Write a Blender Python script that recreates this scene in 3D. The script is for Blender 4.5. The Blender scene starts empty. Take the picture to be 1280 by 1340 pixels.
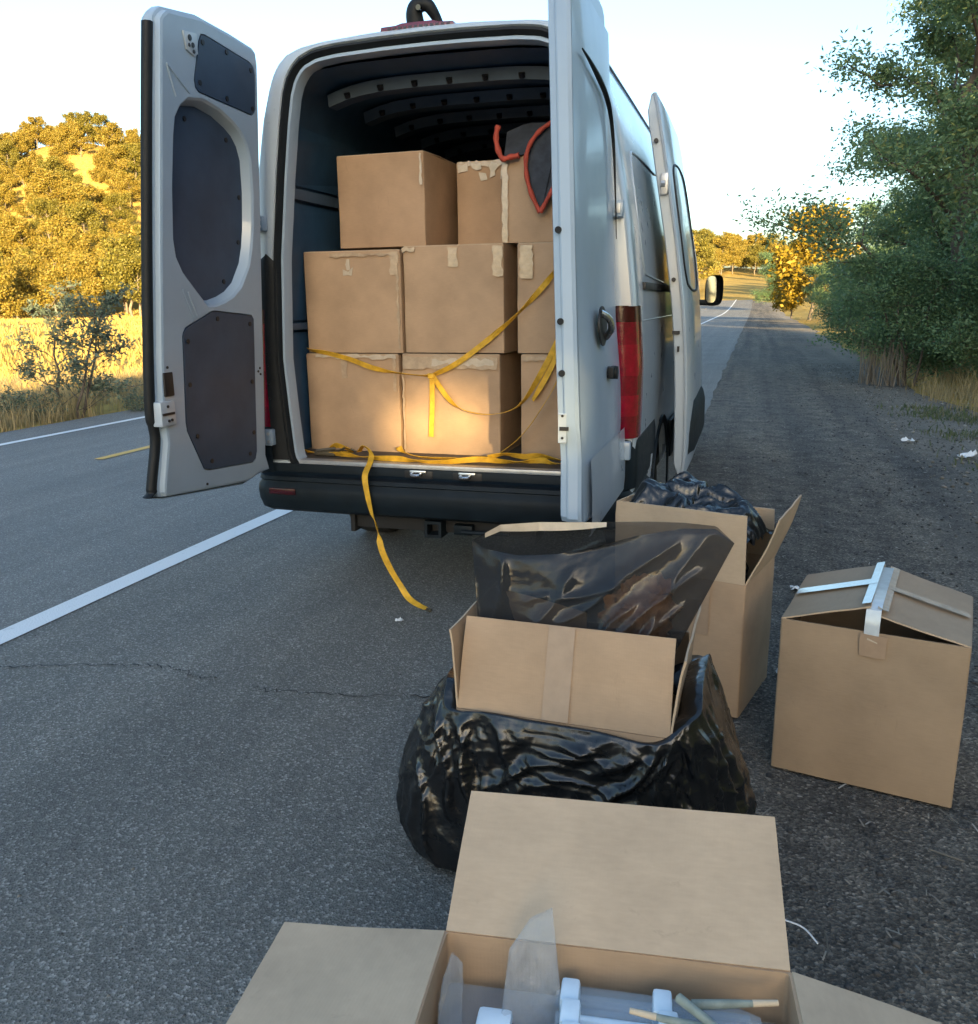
import bpy, bmesh, math, random
import numpy as np
from mathutils import Vector, Matrix, noise
from mathutils.geometry import tessellate_polygon

random.seed(7)
RNG = np.random.default_rng(11)
SC = bpy.context.scene
COL = SC.collection
R = math.radians

# ------------------------------------------------------------------ camera
cam_d = bpy.data.cameras.new('camera')
cam = bpy.data.objects.new('camera', cam_d)
COL.objects.link(cam)
SC.camera = cam
cam_d.sensor_fit = 'HORIZONTAL'
cam_d.sensor_width = 36.0
cam_d.lens = 36.0 * 1127.64 / 1280.0
cam_d.clip_start = 0.05
cam_d.clip_end = 6000
YAW, PITCH, ROLL = 0.2954889, 0.2388967, -0.0113488
fw = Vector((-math.sin(YAW) * math.cos(PITCH), math.cos(YAW) * math.cos(PITCH), -math.sin(PITCH)))
rt = Vector((math.cos(YAW), math.sin(YAW), 0))
up = rt.cross(fw)
r2 = math.cos(ROLL) * rt + math.sin(ROLL) * up
u2 = -math.sin(ROLL) * rt + math.cos(ROLL) * up
m = Matrix((r2, u2, -fw)).transposed().to_4x4()
m.translation = Vector((1.501857, -3.98205, 1.494082))
cam.matrix_world = m

# ------------------------------------------------------------------ sky, sun, exposure
SUN_EL, SUN_AZ = R(9.0), R(27.0)          # low sun behind the camera, to its right
tosun = Vector((math.sin(SUN_AZ) * math.cos(SUN_EL), -math.cos(SUN_AZ) * math.cos(SUN_EL), math.sin(SUN_EL)))
world = bpy.data.worlds.new('World')
SC.world = world
world.use_nodes = True
wn = world.node_tree.nodes
wl = world.node_tree.links
wn.clear()
sky = wn.new('ShaderNodeTexSky')
sky.sky_type = 'NISHITA'
sky.sun_disc = False
sky.sun_elevation = SUN_EL
sky.sun_rotation = math.pi - SUN_AZ
sky.altitude = 200
sky.air_density = 1.0
sky.dust_density = 3.0
sky.ozone_density = 2.5
bg = wn.new('ShaderNodeBackground')
bg.inputs['Strength'].default_value = 0.15
wo = wn.new('ShaderNodeOutputWorld')
tint = wn.new('ShaderNodeMix')            # one even tint over the whole sky, as a camera's white balance
tint.data_type = 'RGBA'
tint.blend_type = 'MULTIPLY'
tint.inputs[0].default_value = 1.0
tint.inputs[7].default_value = (1.035, 1.0, 0.925, 1)
wl.new(sky.outputs[0], tint.inputs[6])
wl.new(tint.outputs[2], bg.inputs['Color'])
wl.new(bg.outputs[0], wo.inputs['Surface'])
sd = bpy.data.lights.new('sun', 'SUN')
sd.energy = 5.0
sd.angle = R(0.5)
sd.color = (1.0, 0.73, 0.36)
sun = bpy.data.objects.new('sun', sd)
sun.rotation_euler = tosun.to_track_quat('Z', 'Y').to_euler()
sun.location = (20, -40, 30)
COL.objects.link(sun)
SC.view_settings.view_transform = 'Standard'
SC.view_settings.look = 'None'
SC.view_settings.gamma = 1.0
SC.view_settings.exposure = 2.25
SC.view_settings.use_curve_mapping = False
SC.cycles.max_bounces = 8
SC.cycles.transparent_max_bounces = 24

# ------------------------------------------------------------------ materials
def newmat(name):
    mt = bpy.data.materials.new(name)
    mt.use_nodes = True
    nt = mt.node_tree
    return mt, nt, nt.nodes['Principled BSDF']

def nd(nt, typ, **kw):
    n = nt.nodes.new(typ)
    for k, v in kw.items():
        if k in n.inputs:
            n.inputs[k].default_value = v
        else:
            setattr(n, k, v)
    return n

def ramp(nt, fac, stops):
    r = nt.nodes.new('ShaderNodeValToRGB')
    el = r.color_ramp.elements
    while len(el) < len(stops):
        el.new(0.5)
    for e, (p, c) in zip(el, stops):
        e.position = p
        e.color = (c[0], c[1], c[2], 1)
    nt.links.new(fac, r.inputs[0])
    return r.outputs[0]

def mixc(nt, fac, a, b, mode='MIX'):
    n = nt.nodes.new('ShaderNodeMix')
    n.data_type = 'RGBA'
    n.blend_type = mode
    for sock, v in ((n.inputs[0], fac), (n.inputs[6], a), (n.inputs[7], b)):
        if hasattr(v, 'links'):
            nt.links.new(v, sock)
        elif isinstance(v, (int, float)):
            sock.default_value = v
        else:
            sock.default_value = (v[0], v[1], v[2], 1)
    return n.outputs[2]

def objco(nt, scale=(1, 1, 1)):
    tc = nt.nodes.new('ShaderNodeTexCoord')
    mp = nt.nodes.new('ShaderNodeMapping')
    mp.inputs['Scale'].default_value = scale
    nt.links.new(tc.outputs['Object'], mp.inputs[0])
    return mp.outputs[0]

def noise_t(nt, co, scale, detail=4, rough=0.55, dist=0.0):
    n = nd(nt, 'ShaderNodeTexNoise', Scale=scale, Detail=detail, Roughness=rough, Distortion=dist)
    nt.links.new(co, n.inputs['Vector'])
    return n.outputs['Fac']

def bump(nt, b, h, strength=0.3, dist=0.01):
    n = nd(nt, 'ShaderNodeBump', Strength=strength, Distance=dist)
    nt.links.new(h, n.inputs['Height'])
    nt.links.new(n.outputs[0], b.inputs['Normal'])
    return n

def plain(name, col, rough=0.5, metal=0.0, var=0.12, scale=6.0, bmp=0.0, bscale=60.0, coat=0.0, spec=0.5):
    mt, nt, b = newmat(name)
    co = objco(nt)
    f = noise_t(nt, co, scale, 5, 0.6)
    c = ramp(nt, f, [(0.3, [x * (1 - var) for x in col]), (0.7, [min(1, x * (1 + var)) for x in col])])
    nt.links.new(c, b.inputs['Base Color'])
    rr = nd(nt, 'ShaderNodeMapRange')
    rr.inputs['To Min'].default_value = max(0.02, rough - 0.08)
    rr.inputs['To Max'].default_value = min(1, rough + 0.08)
    nt.links.new(noise_t(nt, co, scale * 2.3, 4), rr.inputs['Value'])
    nt.links.new(rr.outputs[0], b.inputs['Roughness'])
    b.inputs['Metallic'].default_value = metal
    b.inputs['Specular IOR Level'].default_value = spec
    if coat:
        b.inputs['Coat Weight'].default_value = coat
        b.inputs['Coat Roughness'].default_value = 0.06
    if bmp:
        bump(nt, b, noise_t(nt, co, bscale, 4), bmp, 0.004)
    return mt

def asphalt(name, dark, light, patch):
    mt, nt, b = newmat(name)
    co = objco(nt)
    v = nd(nt, 'ShaderNodeTexVoronoi', Scale=150.0)
    v.feature = 'F1'
    nt.links.new(co, v.inputs['Vector'])
    sep = nt.nodes.new('ShaderNodeSeparateColor')
    nt.links.new(v.outputs['Color'], sep.inputs[0])
    grain = ramp(nt, sep.outputs[0], [(0.0, [x * 0.55 for x in dark]), (0.5, dark), (0.86, light), (0.97, [x * 1.9 for x in light])])
    fine = noise_t(nt, co, 210, 4, 0.75)
    c1 = mixc(nt, 0.5, grain, ramp(nt, fine, [(0.35, [x * .6 for x in dark]), (0.7, light)]))
    big = noise_t(nt, co, 0.7, 6, 0.62)
    c2 = mixc(nt, ramp(nt, big, [(0.35, (0, 0, 0)), (0.7, (1, 1, 1))]), c1, mixc(nt, 1.0, c1, patch, 'MULTIPLY'))
    # worn streaks along the direction of travel
    st = noise_t(nt, objco(nt, (3.0, 0.06, 1)), 1.0, 4, 0.6)
    c3 = mixc(nt, 0.55, c2, mixc(nt, 1.0, c2, ramp(nt, st, [(0.35, (.72, .72, .74)), (0.65, (1.12, 1.12, 1.1))]), 'MULTIPLY'))
    nt.links.new(c3, b.inputs['Base Color'])
    b.inputs['Roughness'].default_value = 0.82
    b.inputs['Specular IOR Level'].default_value = 0.4
    h = nt.nodes.new('ShaderNodeMath')
    h.operation = 'ADD'
    nt.links.new(v.outputs['Distance'], h.inputs[0])
    nt.links.new(fine, h.inputs[1])
    bump(nt, b, h.outputs[0], 0.75, 0.006)
    return mt

def gravel_mat():
    mt, nt, b = newmat('gravel_dirt')
    co = objco(nt)
    v = nd(nt, 'ShaderNodeTexVoronoi', Scale=120.0)
    nt.links.new(co, v.inputs['Vector'])
    sep = nt.nodes.new('ShaderNodeSeparateColor')
    nt.links.new(v.outputs['Color'], sep.inputs[0])
    grain = ramp(nt, sep.outputs[0], [(0.0, (.062, .060, .056)), (0.55, (.138, .132, .120)), (0.9, (.24, .228, .205)), (0.985, (.41, .39, .35))])
    f2 = noise_t(nt, co, 90, 6, 0.75)
    c = mixc(nt, 0.4, grain, ramp(nt, f2, [(0.35, (.034, .034, .034)), (0.7, (.145, .142, .136))]))
    big = noise_t(nt, objco(nt, (1.2, 0.25, 1)), 1.1, 6, 0.65)
    c = mixc(nt, ramp(nt, big, [(0.45, (0, 0, 0)), (0.75, (.75, .75, .75))]), c, mixc(nt, 1.0, c, (1.75, 1.6, 1.4), 'MULTIPLY'))
    blot = noise_t(nt, co, 4.2, 9, 0.82)
    c = mixc(nt, 1.0, c, ramp(nt, blot, [(0.32, (.45, .45, .46)), (0.55, (1.05, 1.03, 1.0)), (0.72, (1.7, 1.62, 1.5))]), 'MULTIPLY')
    trk = noise_t(nt, objco(nt, (2.2, .05, 1)), 1.0, 5, .6)
    c = mixc(nt, .6, c, mixc(nt, 1.0, c, ramp(nt, trk, [(0.38, (.6, .6, .62)), (0.62, (1.35, 1.3, 1.22))]), 'MULTIPLY'))
    # paler dust towards the bushes (by distance from the pavement)
    tc = nt.nodes.new('ShaderNodeTexCoord')
    sx = nt.nodes.new('ShaderNodeSeparateXYZ')
    nt.links.new(tc.outputs['Object'], sx.inputs[0])
    ad = nt.nodes.new('ShaderNodeMath')
    ad.operation = 'ADD'
    nt.links.new(sx.outputs[0], ad.inputs[0])
    wob = nt.nodes.new('ShaderNodeMath')
    wob.operation = 'MULTIPLY'
    wob.inputs[1].default_value = 1.6
    nt.links.new(noise_t(nt, co, 0.8, 5), wob.inputs[0])
    nt.links.new(wob.outputs[0], ad.inputs[1])
    mr = nd(nt, 'ShaderNodeMapRange')
    mr.inputs['From Min'].default_value = 3.5
    mr.inputs['From Max'].default_value = 4.6
    nt.links.new(ad.outputs[0], mr.inputs['Value'])
    c = mixc(nt, mr.outputs[0], c, mixc(nt, 0.5, c, (.30, .265, .215)))
    nt.links.new(c, b.inputs['Base Color'])
    b.inputs['Roughness'].default_value = 0.95
    b.inputs['Specular IOR Level'].default_value = 0.2
    h = nt.nodes.new('ShaderNodeMath')
    h.operation = 'ADD'
    nt.links.new(v.outputs['Distance'], h.inputs[0])
    nt.links.new(f2, h.inputs[1])
    bump(nt, b, h.outputs[0], 0.9, 0.012)
    return mt

def ground_mat():
    mt, nt, b = newmat('dry_grass_ground')
    co = objco(nt)
    n1 = noise_t(nt, co, 0.22, 8, 0.65)
    n2 = noise_t(nt, objco(nt, (1, 0.35, 1)), 2.4, 6, 0.7)
    a = ramp(nt, n1, [(0.3, (.27, .18, .035)), (0.55, (.43, .29, .06)), (0.75, (.50, .345, .085))])
    c = mixc(nt, 0.5, a, ramp(nt, n2, [(0.3, (.15, .11, .04)), (0.7, (.44, .33, .13))]))
    nt.links.new(c, b.inputs['Base Color'])
    b.inputs['Roughness'].default_value = 1.0
    b.inputs['Specular IOR Level'].default_value = 0.1
    bump(nt, b, n2, 0.8, 0.2)
    return mt

def cardboard_mat(name, col):
    mt, nt, b = newmat(name)
    co = objco(nt)
    big = noise_t(nt, co, 4.0, 6, 0.6)
    fib = noise_t(nt, objco(nt, (30, 30, 260)), 1.0, 3, 0.6)
    c = ramp(nt, big, [(0.28, [x * 0.80 for x in col]), (0.55, col), (0.78, [x * 1.13 for x in col])])
    c = mixc(nt, 0.14, c, mixc(nt, 1.0, c, ramp(nt, fib, [(0.3, (.7, .7, .7)), (0.7, (1.25, 1.25, 1.25))]), 'MULTIPLY'))
    sc = noise_t(nt, objco(nt, (7, 7, 2.2)), 2.0, 8, 0.75, 1.2)
    c = mixc(nt, ramp(nt, sc, [(0.62, (0, 0, 0)), (0.72, (.5, .5, .5))]), c, [x * 0.66 for x in col])
    nt.links.new(c, b.inputs['Base Color'])
    b.inputs['Roughness'].default_value = 0.72
    b.inputs['Specular IOR Level'].default_value = 0.3
    w = nd(nt, 'ShaderNodeTexWave', Scale=50.0, Distortion=0.4)
    w.bands_direction = 'X'
    nt.links.new(co, w.inputs['Vector'])
    h = nt.nodes.new('ShaderNodeMath')
    h.operation = 'MULTIPLY_ADD'
    nt.links.new(w.outputs['Fac'], h.inputs[0])
    h.inputs[1].default_value = 0.025
    nt.links.new(big, h.inputs[2])
    bump(nt, b, h.outputs[0], 0.22, 0.012)
    return mt

def leaf_mat(name, cols, trans=0.35, rough=0.55):
    mt, nt, b = newmat(name)
    g = nt.nodes.new('ShaderNodeNewGeometry')
    c = ramp(nt, g.outputs['Random Per Island'], [(i / max(1, len(cols) - 1), k) for i, k in enumerate(cols)])
    nt.links.new(c, b.inputs['Base Color'])
    b.inputs['Roughness'].default_value = rough
    b.inputs['Specular IOR Level'].default_value = 0.3
    tr = nt.nodes.new('ShaderNodeBsdfTranslucent')
    nt.links.new(c, tr.inputs['Color'])
    mx = nt.nodes.new('ShaderNodeMixShader')
    mx.inputs[0].default_value = trans
    out = nt.nodes['Material Output']
    nt.links.new(b.outputs[0], mx.inputs[1])
    nt.links.new(tr.outputs[0], mx.inputs[2])
    nt.links.new(mx.outputs[0], out.inputs['Surface'])
    return mt

def film_mat(name, tint, opac, rough=0.12, body=(.02, .02, .02), bs=18.0, bst=0.25):
    """thin plastic film: part see-through, part body colour, glossy."""
    mt, nt, b = newmat(name)
    b.inputs['Base Color'].default_value = (*body, 1)
    b.inputs['Roughness'].default_value = rough
    tr = nt.nodes.new('ShaderNodeBsdfTransparent')
    tr.inputs['Color'].default_value = (*tint, 1)
    mx = nt.nodes.new('ShaderNodeMixShader')
    co = objco(nt)
    f = noise_t(nt, co, 7.0, 5, 0.6)
    mr = nd(nt, 'ShaderNodeMapRange')
    mr.inputs['To Min'].default_value = max(0, opac - 0.12)
    mr.inputs['To Max'].default_value = min(1, opac + 0.12)
    nt.links.new(f, mr.inputs['Value'])
    nt.links.new(mr.outputs[0], mx.inputs[0])
    out = nt.nodes['Material Output']
    nt.links.new(tr.outputs[0], mx.inputs[1])
    nt.links.new(b.outputs[0], mx.inputs[2])
    nt.links.new(mx.outputs[0], out.inputs['Surface'])
    bump(nt, b, noise_t(nt, co, bs, 5, 0.6, 0.8), bst, 0.01)
    return mt

M = {}
M['paint'] = plain('van_silver_white_paint', (.385, .445, .505), 0.30, 0.0, 0.04, 3.0, coat=0.6)
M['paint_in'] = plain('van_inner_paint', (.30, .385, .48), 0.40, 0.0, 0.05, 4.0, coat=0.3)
M['frame'] = plain('frame_grey_paint', (.22, .25, .285), 0.45, 0.0, 0.06, 5.0)
M['rubber'] = plain('black_rubber', (.009, .011, .013), 0.6, 0.0, 0.2, 12, spec=0.3)
M['blackpl'] = plain('black_bumper_plastic', (.005, .010, .015), 0.52, 0.0, 0.25, 9, 0.15, 200, spec=0.2)
M['panel'] = plain('door_trim_board', (.031, .056, .098), 0.5, 0.0, 0.18, 5, 0.15, 260)
M['lining'] = plain('cargo_lining', (.030, .078, .145), 0.55, 0.0, 0.2, 4, 0.2, 120)
M['roofin'] = plain('cargo_roof_liner', (.065, .10, .15), 0.5, 0.0, 0.2, 4)
M['floor'] = plain('cargo_floor_board', (.060, .050, .042), 0.6, 0.0, 0.3, 7, 0.2, 90)
M['chrome'] = plain('bright_metal', (.70, .71, .72), 0.28, 1.0, 0.08, 14)
M['steel'] = plain('zinc_hardware', (.46, .47, .48), 0.4, 0.6, 0.12, 20)
M['darkhole'] = plain('dark_hardware', (.010, .010, .012), 0.5, 0.0, 0.2, 12)
M['under'] = plain('dark_underbody', (.012, .012, .013), 0.8, 0.0, 0.3, 6)
M['tyre'] = plain('tyre_rubber', (.018, .018, .018), 0.8, 0.0, 0.25, 14, 0.3, 60)
M['rim'] = plain('steel_wheel', (.28, .29, .30), 0.4, 0.7, 0.1, 8)
M['glass'] = plain('dark_window_glass', (.010, .013, .015), 0.06, 0.0, 0.1, 3, spec=0.8)
M['mirror'] = plain('mirror_glass', (.42, .52, .60), 0.04, 1.0, 0.02, 3)
M['red'] = plain('red_lamp_plastic', (.15, .0001, .012), 0.12, 0.0, 0.25, 30, 0.25, 90, coat=0.6)
M['darkred'] = plain('dark_red_lamp_plastic', (.035, .0008, .004), 0.16, 0.0, 0.2, 30, 0.25, 90, coat=0.25)
M['brightred'] = plain('bright_red_lamp_plastic', (.22, .0001, .016), 0.12, 0.0, 0.25, 30, 0.3, 90, coat=0.6)
M['magenta'] = plain('brake_lamp_plastic', (.13, .010, .030), 0.3, 0.0, 0.15, 20, coat=0.5)
M['card'] = cardboard_mat('brown_cardboard', (.395, .272, .172))
M['card_shaded'] = cardboard_mat('shade_toned_brown_cardboard', (.325, .232, .148))  # same brown board, with the taped box's shade put into its colour
M['card_van'] = cardboard_mat('van_brown_cardboard', (.44, .295, .183))
M['card_dark'] = cardboard_mat('darker_brown_cardboard', (.42, .275, .17))
M['card_pale'] = cardboard_mat('pale_inner_cardboard', (.475, .355, .240))
M['tape'] = plain('glossy_packing_tape', (.455, .335, .225), 0.13, 0.0, 0.18, 25, 0.25, 60, spec=0.8)
M['tape_white'] = plain('whitish_torn_tape_and_glint', (.53, .44, .335), 0.18, 0.0, 0.12, 30, 0.3, 60)
M['tape_blue'] = plain('clear_tape_strip', (.50, .54, .55), 0.10, 0.0, 0.1, 25, 0.2, 50, spec=0.9)
M['glue'] = plain('dull_glue_mark', (.325, .225, .147), 0.45, 0.0, 0.10, 25)
M['label'] = plain('paper_sticker', (.62, .54, .43), 0.6, 0, 0.08, 30)
M['strap'] = plain('yellow_strap_webbing', (.66, .37, .025), 0.65, 0.0, 0.25, 22, 0.5, 240)
M['hook'] = plain('ratchet_metal', (.10, .085, .06), 0.45, 0.5, 0.2, 20)
M['blanket'] = plain('black_blanket', (.045, .052, .066), 0.9, 0, 0.3, 18, 0.6, 70)
M['trim'] = plain('red_blanket_edging', (.42, .062, .034), 0.75, 0, 0.15, 20, 0.3, 90)
M['line'] = None
M['bark'] = plain('tree_bark', (.085, .068, .052), 0.9, 0, 0.35, 9, 0.8, 14)
M['bark_pale'] = plain('pale_oak_bark', (.17, .14, .105), 0.9, 0, 0.3, 2, 0.6, 6)

def paint_line(name, col, dirt):
    mt, nt, b = newmat(name)
    co = objco(nt)
    v = nd(nt, 'ShaderNodeTexVoronoi', Scale=95.0)
    nt.links.new(co, v.inputs['Vector'])
    f = noise_t(nt, co, 14, 8, 0.75)
    c = mixc(nt, ramp(nt, f, [(0.58, (0, 0, 0)), (0.70, (1, 1, 1))]), col, dirt)
    nt.links.new(c, b.inputs['Base Color'])
    b.inputs['Roughness'].default_value = 0.6
    bump(nt, b, v.outputs['Distance'], 0.5, 0.005)
    return mt
M['white_line'] = paint_line('white_road_paint', (.62, .63, .63), (.40, .41, .41))
M['yellow_line'] = paint_line('yellow_road_paint', (.55, .33, .05), (.28, .18, .06))
M['lane'] = asphalt('lane_asphalt', (.160, .161, .152), (.265, .264, .250), (.84, .85, .87))
M['shoulder'] = asphalt('shoulder_asphalt', (.105, .103, .094), (.222, .217, .200), (1.3, 1.29, 1.28))
M['crack'] = plain('tar_crack', (.012, .012, .013), 0.8, 0, 0.3, 20)
M['gravel'] = gravel_mat()
M['ground'] = ground_mat()
M['stone'] = plain('pebble', (.13, .125, .12), 0.9, 0, 0.5, 3)

# ------------------------------------------------------------------ object helpers
ORG = {}
def link(name, data, parent=None, loc=None):
    o = bpy.data.objects.new(name, data)
    COL.objects.link(o)
    if parent is not None:
        o.parent = parent
        ORG[o.name] = ORG.get(parent.name, Vector((0, 0, 0)))
    else:
        ORG[o.name] = Vector(loc) if loc is not None else Vector((0, 0, 0))
    return o

def tag(o, label=None, cat=None, group=None, kind=None):
    if label: o['label'] = label
    if cat: o['category'] = cat
    if group: o['group'] = group
    if kind: o['kind'] = kind
    return o

def thing(name, label, cat, loc=(0, 0, 0), group=None):
    o = bpy.data.objects.new(name, None)
    COL.objects.link(o)
    o.location = loc
    o.empty_display_size = 0.2
    ORG[o.name] = Vector(loc)
    return tag(o, label, cat, group)

class MB:
    """collects world-space geometry, built as one mesh object."""
    def __init__(s):
        s.v, s.f, s.mi, s.mats = [], [], [], []
    def add(s, vs, fs, mat=0):
        n = len(s.v)
        s.v += [tuple(v) for v in vs]
        s.f += [tuple(i + n for i in f) for f in fs]
        s.mi += [mat] * len(fs)
        return s
    def box(s, lo, hi, bev=0.0, mat=0, xf=None):
        bm = bmesh.new()
        bmesh.ops.create_cube(bm, size=1.0)
        for v in bm.verts:
            v.co = Vector([lo[i] + (v.co[i] + .5) * (hi[i] - lo[i]) for i in range(3)])
        if bev:
            bmesh.ops.bevel(bm, geom=bm.edges[:], offset=bev, segments=2, profile=0.6, affect='EDGES')
        bm.verts.index_update()
        vs = [(xf @ v.co if xf else v.co) for v in bm.verts]
        s.add(vs, [[v.index for v in f.verts] for f in bm.faces], mat)
        bm.free()
        return s
    def tube(s, pts, r, n=8, cap=True, mat=0):
        pts = [Vector(p) for p in pts]
        rs = r if isinstance(r, (list, tuple)) else [r] * len(pts)
        vs, fs = [], []
        t0 = (pts[1] - pts[0]).normalized()
        a = t0.orthogonal().normalized()
        for i, p in enumerate(pts):
            t = (pts[min(i + 1, len(pts) - 1)] - pts[max(i - 1, 0)]).normalized()
            a = (a - t * a.dot(t))
            a = a.normalized() if a.length > 1e-6 else t.orthogonal().normalized()
            b = t.cross(a)
            for k in range(n):
                q = 2 * math.pi * k / n
                vs.append(p + rs[i] * (math.cos(q) * a + math.sin(q) * b))
        for i in range(len(pts) - 1):
            for k in range(n):
                k2 = (k + 1) % n
                fs.append((i * n + k, i * n + k2, (i + 1) * n + k2, (i + 1) * n + k))
        if cap:
            fs.append(tuple(range(n))[::-1])
            fs.append(tuple((len(pts) - 1) * n + k for k in range(n)))
        return s.add(vs, fs, mat)
    def grid(s, P, wrap_u=False, mat=0):
        nu, nv = len(P), len(P[0])
        vs = [p for row in P for p in row]
        fs = []
        for i in range(nu if wrap_u else nu - 1):
            i2 = (i + 1) % nu
            for j in range(nv - 1):
                fs.append((i * nv + j, i2 * nv + j, i2 * nv + j + 1, i * nv + j + 1))
        return s.add(vs, fs, mat)
    def prism(s, poly, ext, mat=0):
        """poly: 3d points (planar); ext: extrusion vector."""
        n = len(poly)
        e = Vector(ext)
        vs = [Vector(p) for p in poly] + [Vector(p) + e for p in poly]
        fs = [tuple(range(n)), tuple(range(2 * n - 1, n - 1, -1))]
        for i in range(n):
            j = (i + 1) % n
            fs.append((i, i + n, j + n, j))
        return s.add(vs, fs, mat)
    def build(s, name, mats, parent=None, smooth=30, loc=None, bevel=0.0):
        me = bpy.data.meshes.new(name)
        base = ORG.get(parent.name, Vector((0, 0, 0))) if parent is not None else Vector(loc or (0, 0, 0))
        me.from_pydata([(v[0] - base[0], v[1] - base[1], v[2] - base[2]) for v in s.v], [], s.f)
        ms = mats if isinstance(mats, (list, tuple)) else [mats]
        for mm in ms: me.materials.append(mm)
        if len(ms) > 1:
            me.polygons.foreach_set('material_index', s.mi)
        bm = bmesh.new()
        bm.from_mesh(me)
        if bevel:
            bmesh.ops.remove_doubles(bm, verts=bm.verts, dist=1e-5)
            eds = [e for e in bm.edges if len(e.link_faces) == 2 and e.calc_face_angle(0) > R(35)]
            bmesh.ops.bevel(bm, geom=eds, offset=bevel, segments=2, profile=0.6, affect='EDGES', clamp_overlap=True)
        bmesh.ops.recalc_face_normals(bm, faces=bm.faces)
        bm.to_mesh(me)
        bm.free()
        if smooth:
            me.polygons.foreach_set('use_smooth', [True] * len(me.polygons))
            me.set_sharp_from_angle(angle=R(smooth))
        me.update()
        o = link(name, me, parent, loc)
        if parent is None and loc is not None:
            o.location = loc
        return o

def smooth_path(pts, n=8):
    P = [Vector(p) for p in pts]
    out = []
    for i in range(len(P) - 1):
        p0, p1, p2, p3 = P[max(i - 1, 0)], P[i], P[i + 1], P[min(i + 2, len(P) - 1)]
        for k in range(n):
            t = k / n
            out.append(0.5 * ((2 * p1) + (p2 - p0) * t + (2 * p0 - 5 * p1 + 4 * p2 - p3) * t * t + (3 * p1 - p0 - 3 * p2 + p3) * t ** 3))
    out.append(P[-1])
    return out

def ribbon(mb, pts, sides, width, th=0.0022, n=8, mat=0):
    """flat strap along pts; sides = across-direction at each control point."""
    P = smooth_path(pts, n)
    S = smooth_path(sides, n)
    rows = []
    for i, p in enumerate(P):
        t = (P[min(i + 1, len(P) - 1)] - P[max(i - 1, 0)]).normalized()
        s = S[i] - t * S[i].dot(t)
        s = s.normalized() if s.length > 1e-5 else t.orthogonal().normalized()
        nn = t.cross(s) * th / 2
        w = s * width / 2
        rows.append([p - w - nn, p + w - nn, p + w + nn, p - w + nn, p - w - nn])
    mb.grid(rows, mat=mat)
    for r in (rows[0], rows[-1]):
        mb.add(r[:4], [(0, 1, 2, 3)], mat)

def np_mesh(name, V, F, mats, parent=None, loc=None, smooth=False):
    """V (n,3), F (m,k) arrays -> object, quickly."""
    me = bpy.data.meshes.new(name)
    V = np.asarray(V, dtype=np.float32)
    F = np.asarray(F, dtype=np.int32)
    k = F.shape[1]
    me.vertices.add(len(V))
    me.vertices.foreach_set('co', V.ravel())
    me.loops.add(F.size)
    me.loops.foreach_set('vertex_index', F.ravel())
    me.polygons.add(len(F))
    me.polygons.foreach_set('loop_start', np.arange(0, F.size, k, dtype=np.int32))
    if smooth:
        me.polygons.foreach_set('use_smooth', np.ones(len(F), dtype=bool))
    me.update(calc_edges=True)
    for mm in (mats if isinstance(mats, (list, tuple)) else [mats]): me.materials.append(mm)
    if name is None: return me
    o = link(name, me, parent, loc)
    if parent is None and loc is not None: o.location = loc
    return o

def resample(poly, n):
    P = np.array(poly, float)
    d = np.r_[0, np.cumsum(np.linalg.norm(np.diff(P, axis=0), axis=1))]
    t = np.linspace(0, d[-1], n)
    return np.stack([np.interp(t, d, P[:, i]) for i in range(P.shape[1])], 1)

def sstep(a, b, x):
    t = np.clip((np.asarray(x, float) - a) / (b - a), 0, 1)
    return t * t * (3 - 2 * t)

def fbm(x, y, s=1.0, o=4):
    return noise.fractal(Vector((x * s, y * s, 3.7)), 1.0, 2.0, o)

# ------------------------------------------------------------------ terrain
def road_z(y): return 4.6 * sstep(85, 265, y) + 2.0 * sstep(300, 700, y)

HILL = (-131.0, 150.0)
def ground_z(x, y):
    z = float(road_z(y))
    if -7.9 < x < 4.6:
        z -= 0.03
    d = math.hypot((x - HILL[0]) / 1.15, y - HILL[1])
    z += 32.0 * math.exp(-(d / 33.0) ** 2)
    if x < -8.5:
        z += -0.25 * float(sstep(-8.5, -11, x)) + 0.25 * float(sstep(-12, -40, x)) + 0.25 * fbm(x, y, 0.07) * float(sstep(-9, -16, x))
    z += 7.0 * float(sstep(275, 420, y)) * float(sstep(900, 600, y))
    d2 = math.hypot((x + 150) / 1.6, y - 330)
    z += 18 * math.exp(-(d2 / 80.0) ** 2)
    if x > 4.6:
        z += 0.25 * float(sstep(4.6, 7, x)) + 0.1 * fbm(x, y, 0.4)
        z += 7.0 * float(sstep(22, 70, x)) * float(sstep(-40, 40, y))
    return z

xs = sorted(set([-1500, -1000, -700, -500, -400, -330, -280] + list(np.arange(-250, -60, 5.0)) + list(np.arange(-60, -20, 2.5)) +
    list(np.arange(-20, -8, 0.6)) + [-7.95, -7.85, -6, -3, 0, 2.5, 4.55, 4.65] + list(np.arange(5, 12, 0.5)) + list(np.arange(12, 40, 2.0)) +
    list(np.arange(40, 120, 8.0)) + [160, 220, 300, 450, 700, 1000, 1500]))
YL = sorted(set([-300, -200, -140, -110] + list(np.arange(-90, 40, 1.5)) + list(np.arange(40, 300, 4.0)) + list(np.arange(300, 700, 20.0)) + [800, 1000, 1500, 2200, 3000]))
gv = [(x, y, ground_z(x, y)) for y in YL for x in xs]
nx = len(xs)
gf = [(j * nx + i, j * nx + i + 1, (j + 1) * nx + i + 1, (j + 1) * nx + i) for j in range(len(YL) - 1) for i in range(nx - 1)]
tag(np_mesh('ground', gv, gf, M['ground'], smooth=True), kind='structure')

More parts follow.
